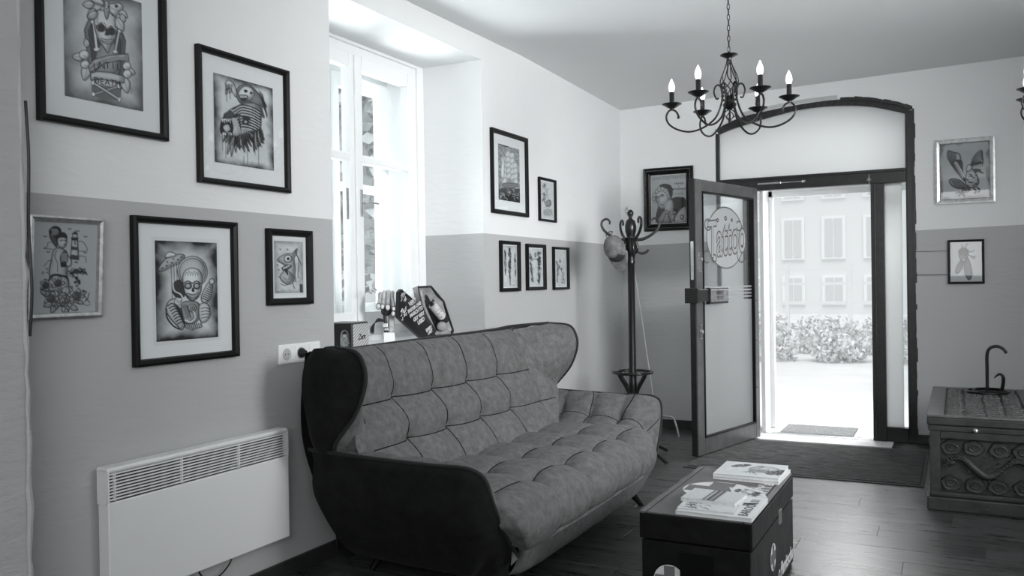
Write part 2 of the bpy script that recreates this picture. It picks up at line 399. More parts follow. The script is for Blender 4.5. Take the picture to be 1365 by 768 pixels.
# ------------------------------------------------ window in the left recess (double casement)
def casement(name, X, depth, y0, y1, z0, z1, mid, bar, handle):
    wroot = MB(); fr = .05
    wroot.box(X-depth, X, y0, y0+fr, z0, z1).box(X-depth, X, y1-fr, y1, z0, z1).box(X-depth, X, y0+fr, y1-fr, z1-fr, z1).box(X-depth, X, y0+fr, y1-fr, z0, z0+fr)
    o = struct(wroot.build(name, M_WHITE, bevel=.004))
    for a, c in ((y0+fr, mid), (mid, y1-fr)):
        s = MB(); st = .062; xa, xb = X-depth+.004, X+.014
        s.box(xa, xb, a+.002, a+st, z0+fr, z1-fr).box(xa, xb, c-st, c-.002, z0+fr, z1-fr).box(xa, xb, a+st, c-st, z1-fr-.085, z1-fr).box(xa, xb, a+st, c-st, z0+fr, z0+fr+.09)
        s.box(xa, xb, a+st, c-st, bar-.024, bar+.024)
        s.build('sash', M_WHITE, o, bevel=.005)
        MB().box(X-.022, X-.018, a+st-.004, c-st+.004, z0+fr+.08, z1-fr-.08).build('pane', M_GLASS, o)
    MB().box(X+.014, X+.030, mid-.022, mid+.022, z0+.06, z1-.06).build('cover_strip', M_WHITE, o, bevel=.005)
    if handle:
        h = MB(); h.box(X+.030, X+.036, mid+.005, mid+.029, 1.70, 1.86)
        hr = h.build('handle_plate', M_SILVER, o, bevel=.003)
        g = MB().tube(cr([(X+.034, mid+.017, 1.785), (X+.065, mid+.017, 1.785), (X+.072, mid+.03, 1.785), (X+.07, mid+.13, 1.782)], 14), .0075, 8)
        g.build('lever', M_SILVER, hr, True)
        k = MB(); k.box(X+.012, X+.020, mid-.11, mid-.085, 1.68, 1.86); k.build('lock_plate', M_SILVER, o, bevel=.003)
    return o
casement('window_1', WX, .05, AY0+.03, AY1-.075, AZ0+.045, AZ1-.02, 4.075, 2.045, True)
casement('window_2', WX-.16, .045, AY0+.11, AY1-.16, AZ0+.09, AZ1-.09, 4.06, 1.9, False)
bx = MB(); X0, X1 = WX-.22, WX
bx.box(X0, X1-.05, AY0, AY0+.10, AZ0, AZ1).box(X0, X1-.05, AY1-.15, AY1, AZ0, AZ1).box(X0, X1-.05, AY0+.1, AY1-.15, AZ1-.08, AZ1).box(X0, X1-.05, AY0+.1, AY1-.15, AZ0, AZ0+.085)
bx.box(X1-.05, X1+.012, AY0, AY0+.03, AZ0, AZ1).box(X1-.05, X1+.012, AY1-.075, AY1, AZ0, AZ1).box(X1-.05, X1+.012, AY0+.03, AY1-.075, AZ1-.02, AZ1).box(X1-.05, X1+.012, AY0+.03, AY1-.075, AZ0, AZ0+.045)
struct(bx.build('trim_5', M_WHITE, bevel=.004))
struct(MB().box(WX+.012, XL+.004, AY0+.001, AY1-.001, AZ0, AZ0+.012).build('trim_6', M_WHITE, bevel=.004))
SZ = AZ0+.012       # sill top

# ------------------------------------------------ street door: dark steel frame, frosted lights, vestibule
ydf = YF+.015       # front of the frame
dr = MB(); t = .032; DY = .07
arch_i = [(-1.795, 2.543), (-1.69, 2.578), (-1.557, 2.607), (-1.353, 2.652), (-1.09, 2.688), (-.837, 2.686), (-.591, 2.653), (-.344, 2.576)]
Po = cr([(x, 0, z) for x, z in arch_o], 30); Pi = cr([(x, 0, z) for x, z in arch_i], 30)
for i in range(29):
    a, b_, c, d = Po[i], Po[i+1], Pi[i+1], Pi[i]
    dr.prism([(d.x, ydf, d.z), (c.x, ydf, c.z), (b_.x, ydf, b_.z), (a.x, ydf, a.z)], (0, DY, 0))
dr.box(DX0, -1.795, ydf, ydf+DY, 0, 2.55)
dr.box(-.344, DX1, ydf, ydf+DY, 0, 2.59)
dr.box(-.335, -.325, ydf-.012, ydf, .05, 2.58)
frame_ob = struct(dr.build('door_1', M_STEEL, bevel=.003))
MB().box(-1.795, -.344, ydf-.012, ydf+DY, 2.04, 2.145).box(-1.795, -.344, ydf-.022, ydf-.012, 2.125, 2.148).build('transom_bar', M_STEEL, frame_ob, bevel=.003)
MB().box(-.598, -.500, ydf-.012, ydf+DY, 0, 2.04).box(-.575, -.565, ydf-.02, ydf-.012, 0, 2.04).build('jamb_post', M_STEEL, frame_ob, bevel=.003)
MB().box(-1.60, -1.50, ydf-.012, ydf+DY, 0, 2.04).build('jamb_post', M_STEEL, frame_ob, bevel=.003)
MB().box(-.500, -.344, ydf-.005, ydf+DY, 0, .115).build('bottom_rail', M_STEEL, frame_ob, bevel=.003)
MB().box(-1.795, -1.60, ydf-.005, ydf+DY, 0, .115).build('bottom_rail', M_STEEL, frame_ob, bevel=.003)
g = MB().prism([(x, ydf+.03, z) for x, z in [(-1.80, 2.14), (-.34, 2.14)]+[(p.x, p.z+.004) for p in Pi[::-1]]], (0, .006, 0)).build('frosted_pane', M_FROST, frame_ob)
MB().box(-.502, -.375, ydf+.03, ydf+.036, .11, 2.045).build('frosted_pane', M_FROST2, frame_ob)
MB().box(-.375, -.342, ydf+.03, ydf+.036, .11, 2.045).build('clear_strip_pane', M_GLASS, frame_ob)
MB().box(-1.797, -1.598, ydf+.03, ydf+.036, .11, 2.045).build('frosted_pane', M_FROST2, frame_ob)
# door closer arm and small stopper on the transom
dc = MB().box(-1.47, -1.28, ydf-.028, ydf-.012, 2.083, 2.10).box(-1.28, -1.10, ydf-.024, ydf-.012, 2.086, 2.096); 
dc.lathe([(.0, 0), (.016, 0), (.016, .02), (0, .02)], (-1.10, ydf-.035, 2.08), 10)
dc.build('closer_arm', M_CHROME, frame_ob, bevel=.003)
MB().lathe([(.001, .0), (.020, .0), (.017, .012), (.005, .03), (.004, .05), (.0, .05)], (-.605, ydf-.034, 2.06), 12).tube([(-.605, ydf-.034, 2.06), (-.605, ydf-.034, 1.95)], .003, 6).build('stopper_bell', M_SILVER, frame_ob, True)
MB().box(-1.50, -.60, ydf+.0, ydf+.05, -.004, .012).build('threshold', M_CHROME, frame_ob, bevel=.002)
# light aluminium threshold strip inside
struct(MB().box(-1.56, -.45, 7.10, YF+.012, 0, .004).build('trim_7', M_STONE, bevel=.001))
# pale crumbs of plaster patch along the arch (light strip above the black frame)
st = MB()
Pq = [p for p in cr([(x, 0, z+.004) for x, z in arch_o], 40) if -1.60 < p.x < -.83]
for a, c in zip(Pq, Pq[1:]): st.prism([(a.x, YF-.004, a.z), (c.x, YF-.004, c.z), (c.x, YF-.004, c.z+.030), (a.x, YF-.004, a.z+.030)], (0, .003, 0))
struct(st.build('trim_8', mat('bare_plaster_strip', .5, .8)))
# ragged black paint edge right of and above the frame
rg = MB()
zz = 0
while zz < 2.55:
    h = random.uniform(.04, .12); rg.box(DX1-.002, DX1+random.uniform(.008, .018), YF-.003, YF, zz, zz+h); zz += h
Pq = [p for p in Po if p.x > -.84]
for a, c in zip(Pq, Pq[1:]): rg.prism([(a.x, YF-.003, a.z-.01), (c.x, YF-.003, c.z-.01), (c.x, YF-.003, c.z+random.uniform(.012, .022)), (a.x, YF-.003, a.z+random.uniform(.012, .022))], (0, .002, 0))
struct(rg.build('trim_9', M_STEEL))
# vestibule: white lining, outer white frame, pale floor
vb = MB(); vb.box(-1.478, -1.448, YF+.09, YF+.5, -.02, 2.06)
vb.box(-1.46, -.34, YF+.42, YF+.50, 2.06, 2.2)
struct(vb.build('trim_10', M_WHITE))
of = MB(); of.box(-1.46, -1.415, YF+.34, YF+.41, 0, 2.06).box(-1.46, -.34, YF+.34, YF+.41, 2.005, 2.06)
struct(of.build('trim_11', M_WHITE, bevel=.004))
struct(MB().box(-1.79, -.30, YF+.05, YF+.85, -.05, -.002).build('trim_12', M_STONE))
om = MB().box(-1.335, -.76, YF+.09, YF+.53, -.002, .012).build('outer_doormat', M_OUTMAT, bevel=.004)
tag(om, 'small speckled coir doormat outside the open glass door', 'doormat')

# open door leaf
H = Vector((-1.455, 7.15, 0)); E_ = Vector((-1.700, 6.165, 0)); dv = (E_-H); LW = dv.length; dx = dv.normalized(); nz = Vector((0, 0, 1)); nn = dx.cross(nz)   # nn ~ thickness
if nn.x < 0: nn = -nn
leaf = thing('door_leaf', 'open glass door leaf with dark metal profile and etched lettering', 'door', H)
def lb(mb, s0, s1, z0, z1, t0=-.025, t1=.025):
    c = H+dx*((s0+s1)/2)+nz*((z0+z1)/2)+nn*((t0+t1)/2); return mb.obox(c, dx*((s1-s0)/2), nn*((t1-t0)/2), nz*((z1-z0)/2))
LT = 2.035
f = MB(); lb(f, 0, .075, .016, LT); lb(f, LW-.10, LW, .016, LT); lb(f, .075, LW-.10, LT-.085, LT); lb(f, .075, LW-.10, .016, .135)
f.build('profile', M_LEAF, leaf, bevel=.004)
f = MB(); lb(f, .075, .087, .135, LT-.085, -.012, .03); lb(f, LW-.112, LW-.10, .135, LT-.085, -.012, .03); lb(f, .087, LW-.112, .135, .147, -.012, .03); lb(f, .087, LW-.112, LT-.097, LT-.085, -.012, .03)
f.build('glazing_bead', M_BLACKFR, leaf)
f = MB(); lb(f, LW, LW+.012, .016, LT, -.022, .022); f.build('edge_seal', M_STEEL, leaf)
f = MB(); lb(f, .08, LW-.105, .14, LT-.09, -.003, .003); f.build('pane', M_GLASS, leaf)
for k in ((LW-.075, LW-.035, 1.36, 1.50, .025, .031), (LW-.07, LW-.04, .87, .97, .025, .031), (LW+.012, LW+.014, 1.30, 1.58, -.012, .012)):
    f = MB(); lb(f, *k); f.build('lock_plate', M_CHROME, leaf, bevel=.002)
for z in (1.45, .92):
    f = MB(); c = H+dx*(LW-.055)+nz*z+nn*.031; f.lathe([(0, 0), (.014, 0), (.014, .012), (0, .012)], c, 12, nn); f.build('lock_cylinder', M_SILVER, leaf, True)
f = MB(); lb(f, .088, LW-.113, .148, 1.14, .0032, .0042); f.build('frosted_film', M_FILM, leaf)
# push box handle across the free edge
f = MB(); lb(f, LW-.13, LW+.03, 1.14, 1.23, .03, .055); lb(f, LW+.012, LW+.04, 1.13, 1.24, -.05, .055); f.build('handle_bracket', M_BLACK, leaf, bevel=.003)
f = MB(); lb(f, LW-.42, LW-.13, 1.12, 1.24, .03, .062); hb = f.build('push_plate', M_BLACK, leaf, bevel=.004)
f = MB(); lb(f, LW-.408, LW-.142, 1.135, 1.227, .062, .066); f.build('brass_plate', mat('worn_metal_plate', .35, .35, metal=.7, var=.4, vscale=25), hb, bevel=.002)
for k, z in enumerate((.42, .80, 1.12)):
    f = MB(); lb(f, .06, .088, z, z+.012, .025, .034); f.build('hinge_screw', M_BLACK, leaf)
for w_, z_ in (('BRIEFE', 1.20), ('POST', 1.16)): text_mesh('plate_lettering', w_, .038, basis(H+dx*(LW-.275)+nz*z_+nn*.0668, -dx, nz), M_INK, hb, .0002)
# etched sign: the word Tattoo on a disc with scroll work
def leafpt(s, z, t=.0045): return H+dx*s+nz*z+nn*t
read = -dx        # seen from the camera side, reading runs from free edge to hinge
def lp(a, z, t=.0045): return H+dx*(LW-.10)+read*a+nz*z+nn*t       # a metres right of the glass' left edge
sg = MB()
def flat_ring(mb, c, ra, rb, w_, t, a0=0, a1=360, n=40):
    for i in range(n):
        p = []
        for k in (i, i+1):
            a = math.radians(a0+(a1-a0)*k/n); p.append((c[0]+math.cos(a)*ra, c[1]+math.sin(a)*rb)); p.append((c[0]+math.cos(a)*(ra-w_), c[1]+math.sin(a)*(rb-w_)))
        mb.add([lp(q[0], q[1], t) for q in p], [(0, 1, 3, 2)])
cx0, cz0 = .40, 1.62
disc = [lp(cx0+.30*math.cos(a), cz0+.235*math.sin(a), .0038) for a in [2*pi*i/48 for i in range(48)]]
MB().add(disc, [tuple(range(48))]).build('etched_disc', frost_mat('etched_disc_film', .80, .4), leaf)
flat_ring(sg, (cx0, cz0), .305, .24, .010, .0048)
for c, r, a0, a1 in (((.12, 1.71), .055, 30, 330), ((.62, 1.72), .05, -160, 150), ((.10, 1.47), .06, 0, 300), ((.66, 1.50), .085, -200, 120), ((.21, 1.46), .04, 0, 360), ((.27, 1.75), .02, 0, 360), ((.40, 1.77), .022, 0, 360), ((.50, 1.76), .018, 0, 360)):
    flat_ring(sg, c, r, r*.85, .012, .0052, a0, a1, 24)
for i in range(4):
    pass
sg.build('scroll_work', M_ETCH, leaf)['kind'] = 'stuff'
Mx = basis(lp(.41, 1.61, .0056), read+nz*.10, nz)
TM = Mx @ Matrix.Diagonal((.90, 1.6, 1, 1))
text_mesh('sign_lettering', 'Tattoo', .245, TM, M_ETCH, leaf, .0002, shear=.22, off=.0075)
text_mesh('sign_lettering_face', 'Tattoo', .245, basis(lp(.41, 1.61, .0066), read+nz*.10, nz) @ Matrix.Diagonal((.90, 1.6, 1, 1)), frost_mat('letter_face', .75, .5), leaf, .0002, shear=.22, off=.0)
for i in range(4):
    f = MB(); lb(f, .088, LW-.113, 1.235-.026*i, 1.249-.026*i, .0035, .0045); f.build('film_stripe', M_FILM, leaf)
# dark rug
rug = thing('rug', 'wide dark charcoal rug lying inside the street door', 'rug', (-.95, 6.4, 0))
def slabq(name, q, z0, z1, m, p, bevel=0): return MB().prism([(x, y, z0) for x, y in q], (0, 0, z1-z0)).build(name, m, p, bevel=bevel)
slabq('pile', [(-1.675, 5.86), (-.215, 5.875), (-.215, 7.02), (-1.66, 7.0)], .004, .012, M_RUG, rug)
slabq('edging', [(-1.70, 5.83), (-.19, 5.845), (-.19, 7.045), (-1.685, 7.03)], .0005, .007, M_RUGE, rug, .002)

# ------------------------------------------------ the street outside
def out(o): return struct(o)
out(MB().box(-40, 40, YF+.5, 60, -.12, -.06).build('street_ground', M_CONC)).name = 'trim_13'
out(MB().box(-40, XL-.62, -10, YF+.5, -.12, -.06).build('yard_ground', M_CONC)).name = 'trim_14'
def foliage(name, label, cat, c, R, n, size, m, group=None):
    b = MB()
    for i in range(n):
        d = Vector(RNG.normal(size=3)); d.normalize(); d *= (.55+.45*random.random())
        p = Vector((c[0]+d.x*R[0], c[1]+d.y*R[1], c[2]+d.z*R[2]))
        a = Vector(RNG.normal(size=3)).normalized()*size; e2 = a.cross(Vector(RNG.normal(size=3))).normalized()*size*.6
        b.add([p-a, p+e2, p+a, p-e2], [(0, 1, 2, 3)])
    return b
for i in range(7):
    xh = -5.0+i*1.10
    h = foliage('h', '', '', (xh, 14.5+.1*i, .25), (.53, .5, .42+.05*(i % 3)), 800, .05, M_HEDGE)
    o = h.build('hedge_bush', M_HEDGE); tag(o, ['leftmost pale bush of the low hedge across the street', 'second pale bush from the left in the hedge', 'third pale bush from the left in the hedge', 'fourth pale bush from the left, in the middle of the doorway view', 'fifth pale bush from the left in the hedge', 'second pale bush from the right in the hedge', 'rightmost pale bush of the low hedge across the street'][i], 'bush', 'hedge bushes across the street')
for i in range(6):
    xh = -4.45+i*1.10
    o = foliage('h', '', '', (xh, 16.4, .22), (.53, .40, .42), 600, .05, M_HEDGE).build('hedge_bush', M_HEDGE); tag(o, ['back row bush behind the gap between the two leftmost hedge bushes', 'back row bush, second from the left, behind the hedge', 'back row bush, third from the left, behind the hedge', 'back row bush, third from the right, behind the hedge', 'back row bush, second from the right, behind the hedge', 'rightmost back row bush behind the hedge'][i], 'bush', 'hedge bushes across the street')
fn = thing('garden_fence', 'pale railing fence across the street behind the hedge', 'fence', (-3, 19, -.06))
for z in (.75, 1.15, 1.45):
    MB().box(-7, 2, 19, 19.05, z, z+.06).build('rail', M_FACADE, fn)
for i in range(8):
    MB().box(-7+i*1.25, -6.92+i*1.25, 18.98, 19.07, -.06, 1.6).build('post', M_FACADE, fn)
bd = thing('townhouse', 'pale townhouse facade with dark windows across the street', 'building', (-3, 34, -.06))
MB().box(-12, 6, 34, 40, -.06, 5.2).build('wall', M_FACADE, bd)
MB().box(-12.3, 6.3, 33.6, 40, 5.2, 5.5).build('cornice', M_FACADE, bd)
for i in range(7):
    for z0, z1 in ((2.1, 3.5), (.4, 1.3), (4.35, 4.8)):
        x = -8.4+i*1.45; f_ = MB().box(x-.42, x+.42, 33.93, 34.02, z0-.1, z1+.1).build('window_surround', M_WHITE, bd)
        MB().box(x-.3, x-.03, 33.9, 33.95, z0, z1).box(x+.03, x+.3, 33.9, 33.95, z0, z1).build('window_glass', M_FWIN, f_)
def tree(label, x, y, h, r, n=2600):
    t = thing('street_tree', label, 'tree', (x, y, -.06))
    MB().tube(cr([(x, y, -.06), (x+.1, y, h*.4), (x-.05, y+.1, h*.8)], 8), [.16, .15, .13, .11, .1, .08, .06, .04], 8).build('trunk', M_TREE, t)
    foliage('f', '', '', (x, y, h), (r, r, r*1.1), n, .12, M_TREE).build('foliage', M_TREE, t)
tree('pale leafy tree across the street, left of the townhouse windows', -6.3, 24, 3.6, 1.1, 1500)
tree('leafy tree outside the left window behind the upper panes', -6.6, 9.2, 3.2, 1.5)
tree('leafy tree further off outside the left window', -9.5, 11.5, 3.0, 1.9)
# ================================================================ PRINTS (ink drawn into a colour attribute of a dense flat mesh)
class Cv:
    def __init__(s, w, h, bg=.8, q=None):
        s.w, s.h = w, h; s.a = np.full((h, w), bg, float); s.q = q
    def P(s, pts):
        if s.q is None: return [(x/100*s.w, y/100*s.h) for x, y in pts]
        l, r, tl, tr, bl, br = s.q; out = []
        for u, v in pts:
            k = (u-l)/(r-l); t = tl+(tr-tl)*k; b = bl+(br-bl)*k; out.append((k*s.w, (v-t)/(b-t)*s.h))
        return out
    def _box(s, p, m):
        xs = [a for a, _ in p]; ys = [b for _, b in p]
        x0 = int(max(0, min(xs)-m)); x1 = int(min(s.w, max(xs)+m+1)); y0 = int(max(0, min(ys)-m)); y1 = int(min(s.h, max(ys)+m+1))
        if x1 <= x0 or y1 <= y0: return None
        X, Y = np.meshgrid(np.arange(x0, x1)+.5, np.arange(y0, y1)+.5); return x0, x1, y0, y1, X, Y
    def _line(s, p, wd, v, al=1.):
        wd = wd*(1.25 if s.w > 100 else 1.45) if v < .4 else wd
        if v < .13: v = .008
        g = s._box(p, wd+2)
        if g is None: return
        x0, x1, y0, y1, X, Y = g; D = np.full(X.shape, 1e9)
        for (ax, ay), (bx, by) in zip(p, p[1:]):
            dx, dy = bx-ax, by-ay; l = dx*dx+dy*dy+1e-9; t = np.clip(((X-ax)*dx+(Y-ay)*dy)/l, 0, 1)
            D = np.minimum(D, np.hypot(X-ax-t*dx, Y-ay-t*dy))
        A = np.clip(wd/2+.5-D, 0, 1)*al; R = s.a[y0:y1, x0:x1]; R += (v-R)*A
    def sm(s, p, closed):
        n = max(12, 6*len(p)); return [(q.x, q.y) for q in cr([(a, b, 0) for a, b in p], n, closed)]
    def line(s, pts, wd=1., v=.04, al=1.): s._line(s.P(pts), wd, v, al)
    def cur(s, pts, wd=1., v=.04, closed=False, al=1.):
        p = s.sm(s.P(pts), closed); 
        if closed: p.append(p[0])
        s._line(p, wd, v, al)
    def _fill(s, p, v, al=1., shade=True):
        g = s._box(p, 1)
        if g is None: return
        x0, x1, y0, y1, X, Y = g; I = np.zeros(X.shape, bool); n = len(p)
        for i in range(n):
            ax, ay = p[i]; bx, by = p[(i+1) % n]
            if ay == by: continue
            I ^= ((ay > Y) != (by > Y)) & (X < (bx-ax)*(Y-ay)/(by-ay)+ax)
        R = s.a[y0:y1, x0:x1]; R += np.where(I, (v-R)*al, 0)
        sz = min(max(a for a, _ in p)-min(a for a, _ in p), max(b for _, b in p)-min(b for _, b in p))
        if shade and v > .25 and sz > 5:          # soft pencil shading inside the outline, heavier low right
            D = np.full(X.shape, 1e9); k = sz*.07
            for i in range(n):
                ax, ay = p[i]; bx, by = p[(i+1) % n]; ax -= k; bx -= k; ay -= k; by -= k
                dx, dy = bx-ax, by-ay; l = dx*dx+dy*dy+1e-9; t = np.clip(((X-ax)*dx+(Y-ay)*dy)/l, 0, 1); D = np.minimum(D, np.hypot(X-ax-t*dx, Y-ay-t*dy))
            R -= np.where(I, R*.62*np.exp(-D/(sz*.13))*al, 0)
    def blob(s, pts, v=.7, o=.05, wd=1., smooth=True, al=1.):
        p = s.P(pts); p = s.sm(p, True) if smooth else p
        if v is not None: s._fill(p, v, al)
        if o is not None: s._line(p+[p[0]], wd, o)
    def ell(s, cx, cy, rx, ry, v=.7, o=.05, wd=1., rot=0, al=1.):
        c, n = math.cos(math.radians(rot)), math.sin(math.radians(rot))
        pts = [(cx+rx*math.cos(a)*c-ry*math.sin(a)*n, cy+rx*math.cos(a)*n+ry*math.sin(a)*c) for a in [2*pi*i/20 for i in range(20)]]
        s.blob(pts, v, o, wd, False, al)
    def noise(s, cells, amp, oct_=3):
        for k in range(oct_):
            n = cells*2**k; g = RNG.random((int(n*s.h/s.w)+3, n+3)); yy = np.linspace(0, n*s.h/s.w, s.h); xx = np.linspace(0, n, s.w)
            yi = yy.astype(int); xi = xx.astype(int); fy = (yy-yi)[:, None]; fx = (xx-xi)[None, :]; fy = fy*fy*(3-2*fy); fx = fx*fx*(3-2*fx)
            N_ = (g[yi][:, xi]*(1-fy)*(1-fx)+g[yi+1][:, xi]*fy*(1-fx)+g[yi][:, xi+1]*(1-fy)*fx+g[yi+1][:, xi+1]*fy*fx)
            s.a += (N_-.5)*amp/2**k
    def wash(s, dark=.25, w_=.28, power=1.2):      # ink wash deepening at the sheet's edges
        X, Y = np.meshgrid(np.linspace(0, 1, s.w), np.linspace(0, 1, s.h)); d = np.minimum(np.minimum(X, 1-X), np.minimum(Y, 1-Y)*s.h/s.w)
        o = s.a.copy(); s.a[:] = 0; s.noise(4, .5, 4); nz_ = s.a.copy(); s.a = o
        k = np.clip(1-(d+nz_*.22)/w_, 0, 1)**power; s.a += (dark-s.a)*k
def hatch(c, x0, y0, x1, y1, n, ln, ang, wd=.7, v=.15, jit=2.):
    for i in range(n):
        t = i/max(1, n-1); x = x0+(x1-x0)*t+random.uniform(-jit, jit)*.3; y = y0+(y1-y0)*t+random.uniform(-jit, jit)*.3
        a = math.radians(ang); c.line([(x, y), (x+ln*math.cos(a), y+ln*math.sin(a))], wd, v)
def leaf_(c, x, y, L_, ang, wd=.32, v=.62):
    a = math.radians(ang); ux, uy = math.cos(a), math.sin(a); px, py = -uy, ux
    c.blob([(x, y), (x+ux*L_*.45+px*L_*wd, y+uy*L_*.45+py*L_*wd), (x+ux*L_, y+uy*L_), (x+ux*L_*.45-px*L_*wd, y+uy*L_*.45-py*L_*wd)], v, .08, 1.1)
    c.line([(x, y), (x+ux*L_*.85, y+uy*L_*.85)], .8, .15)
def rose(c, x, y, r, v=.75):
    for k in range(5):
        a = k*72; leaf_(c, x+math.cos(math.radians(a))*r*.5, y+math.sin(math.radians(a))*r*.5, r*.9, a, .45, v)
    for rr in (1, .72, .45): 
        pts = [(x+math.cos(t)*r*rr*(.7+.08*math.sin(5*t+rr*9)), y+math.sin(t)*r*rr*(.7+.08*math.sin(5*t+rr*9))) for t in [2*pi*i/14 for i in range(14)]]
        c.blob(pts, v-.05, .06, 1.1)
    c.cur([(x-r*.2, y), (x, y-r*.18), (x+r*.2, y), (x, y+r*.18), (x-r*.05, y)], 1, .08)
def bone(c, p, q, w_=9, v=.82):
    (x0, y0), (x1, y1) = p, q; dx_, dy = x1-x0, y1-y0; l = math.hypot(dx_, dy); px, py = -dy/l*w_/2, dx_/l*w_/2
    for (x, y) in (p, q):
        for s_ in (-1, 1): c.ell(x+px*s_, y+py*s_, w_*.62, w_*.62, v, .08, 1)
    c.blob([(x0+px, y0+py), (x1+px, y1+py), (x1-px, y1-py), (x0-px, y0-py)], v, .08, 1, False)
    for (x, y) in (p, q): c.ell(x, y, w_*.6, w_*.6, v, None)

def art_skull():
    c = Cv(150, 222, .56, (35, 577, -95, 62, 640, 742)); c.noise(5, .12); c.wash(.16, .26, 1.3)
    c.blob([(205, 150), (375, 125), (455, 295), (430, 560), (400, 640), (240, 630), (190, 440), (168, 230)], .30, .06, 1.3, False)
    c.blob([(225, 165), (360, 145), (420, 300), (400, 540), (250, 520), (215, 420), (195, 240)], .10, .05, 1, False)
    for x in (178, 188, 200, 430, 442): hatch(c, x, 220, x+8, 460, 12, 10, 80, .8, .14)
    c.blob([(270, 330), (385, 320), (395, 500), (245, 500)], .34, None)
    bone(c, (232, 180), (250, 350), 20); bone(c, (410, 235), (378, 365), 17)
    c.blob([(240, 130), (300, 95), (372, 120), (398, 215), (380, 270), (345, 330), (325, 372), (300, 340), (262, 285), (238, 215)], .70, .05, 1.8)
    hatch(c, 246, 150, 250, 270, 9, 16, 15, 1.2, .3); hatch(c, 392, 170, 380, 280, 9, -16, 10, 1.2, .3)
    for ex, ey in ((282, 210), (353, 230)): 
        c.ell(ex, ey, 34, 30, .22, .06, 1.6, 12); c.ell(ex, ey+4, 26, 22, .03, None, rot=10); c.cur([(ex-32, ey-16), (ex, ey-34), (ex+30, ey-8)], 1.6, .82)
    c.blob([(312, 235), (326, 222), (340, 250), (330, 268), (318, 262), (306, 264)], .08, None)
    c.blob([(278, 282), (320, 290), (364, 290), (352, 314), (318, 316), (290, 304)], .8, .08, 1)
    for i in range(7): c.line([(288+i*11, 283+i*1.2), (290+i*10.5, 308+i*1)], .8, .12)
    c.cur([(276, 294), (318, 302), (364, 301)], .9, .1); c.cur([(250, 270), (290, 330), (322, 368), (350, 325), (385, 275)], 1, .2)
    hatch(c, 255, 120, 250, 260, 12, 12, 20, .7, .3); hatch(c, 385, 150, 388, 250, 10, -12, 10, .7, .25)
    # moth
    for sgn, cx_, cy_ in ((-1, 255, 30), (1, 392, 92)):
        c.blob([(322-sgn*-4, 95), (cx_+sgn*-30+10, cy_+50), (cx_+sgn*20, cy_+30), (cx_+sgn*50, cy_-6), (cx_+sgn*20, cy_-32), (cx_-sgn*20, cy_-28), (322+sgn*12, 70)], .72, .06, 1.2)
        c.ell(cx_, cy_-12, 11, 9, .10, .05); hatch(c, 330+sgn*10, 75, cx_+sgn*30, cy_+20, 9, 20, 70 if sgn > 0 else 110, .7, .2)
        c.blob([(322+sgn*8, 100), (cx_-sgn*20, cy_+60-sgn*16), (cx_-sgn*42, cy_+42-sgn*8), (cx_-sgn*55, cy_+22)], .66, .07, 1)
    c.blob([(305, 70), (322, 45), (342, 72), (338, 130), (322, 165), (308, 130)], .6, .05, 1.2); c.ell(322, 82, 14, 16, .74, .06); c.ell(317, 80, 4, 4, .05, None); c.ell(328, 82, 4, 4, .05, None)
    hatch(c, 312, 105, 314, 150, 6, 20, 5, .8, .12); c.cur([(310, 60), (285, 40), (290, 45)], .8); c.cur([(335, 58), (355, 45), (378, 48)], .8)
    for a in ((240, 75, 82, 182), (248, 100, 82, 135), (262, 122, 80, 155), (390, 150, 100, 60), (410, 110, 75, 35), (420, 130, 60, 55), (190, 340, 60, -105), (170, 400, 85, 182), (190, 440, 110, 105), (440, 480, 85, 15), (435, 520, 110, 75)): leaf_(c, *a)
    for a in ((165, 385, 34), (170, 445, 30), (460, 455, 30), (462, 505, 32)): c.ell(a[0], a[1], a[2], a[2]*.85, .74, .09, 1); hatch(c, a[0]-8, a[1], a[0]+10, a[1]+6, 4, 12, 60, .7, .3)
    # banners
    c.blob([(190, 455), (230, 415), (330, 388), (470, 378), (478, 425), (400, 418), (300, 438), (225, 480), (200, 492)], .62, .06, 1.3, False)
    c.blob([(205, 500), (250, 488), (340, 495), (442, 520), (436, 562), (340, 550), (250, 535), (205, 545)], .62, .06, 1.3, False)
    hatch(c, 195, 470, 225, 440, 7, 14, 20, .8, .2); hatch(c, 440, 385, 470, 385, 6, 36, 88, .8, .25); hatch(c, 405, 520, 436, 525, 6, 30, 88, .8, .25)
    c.cur([(240, 545), (290, 585), (350, 590), (400, 560)], 1.2, .1); c.blob([(240, 545), (300, 540), (400, 565), (395, 585), (320, 592), (255, 575)], .55, .1, 1)
    c.blob([(222, 570), (400, 600), (400, 660), (320, 665), (230, 640)], .20, None)
    bone(c, (222, 630), (400, 580), 15); bone(c, (222, 560), (402, 665), 17)
    c.cur([(480, 600), (490, 590), (486, 630), (500, 600)], .8, .2)
    return c
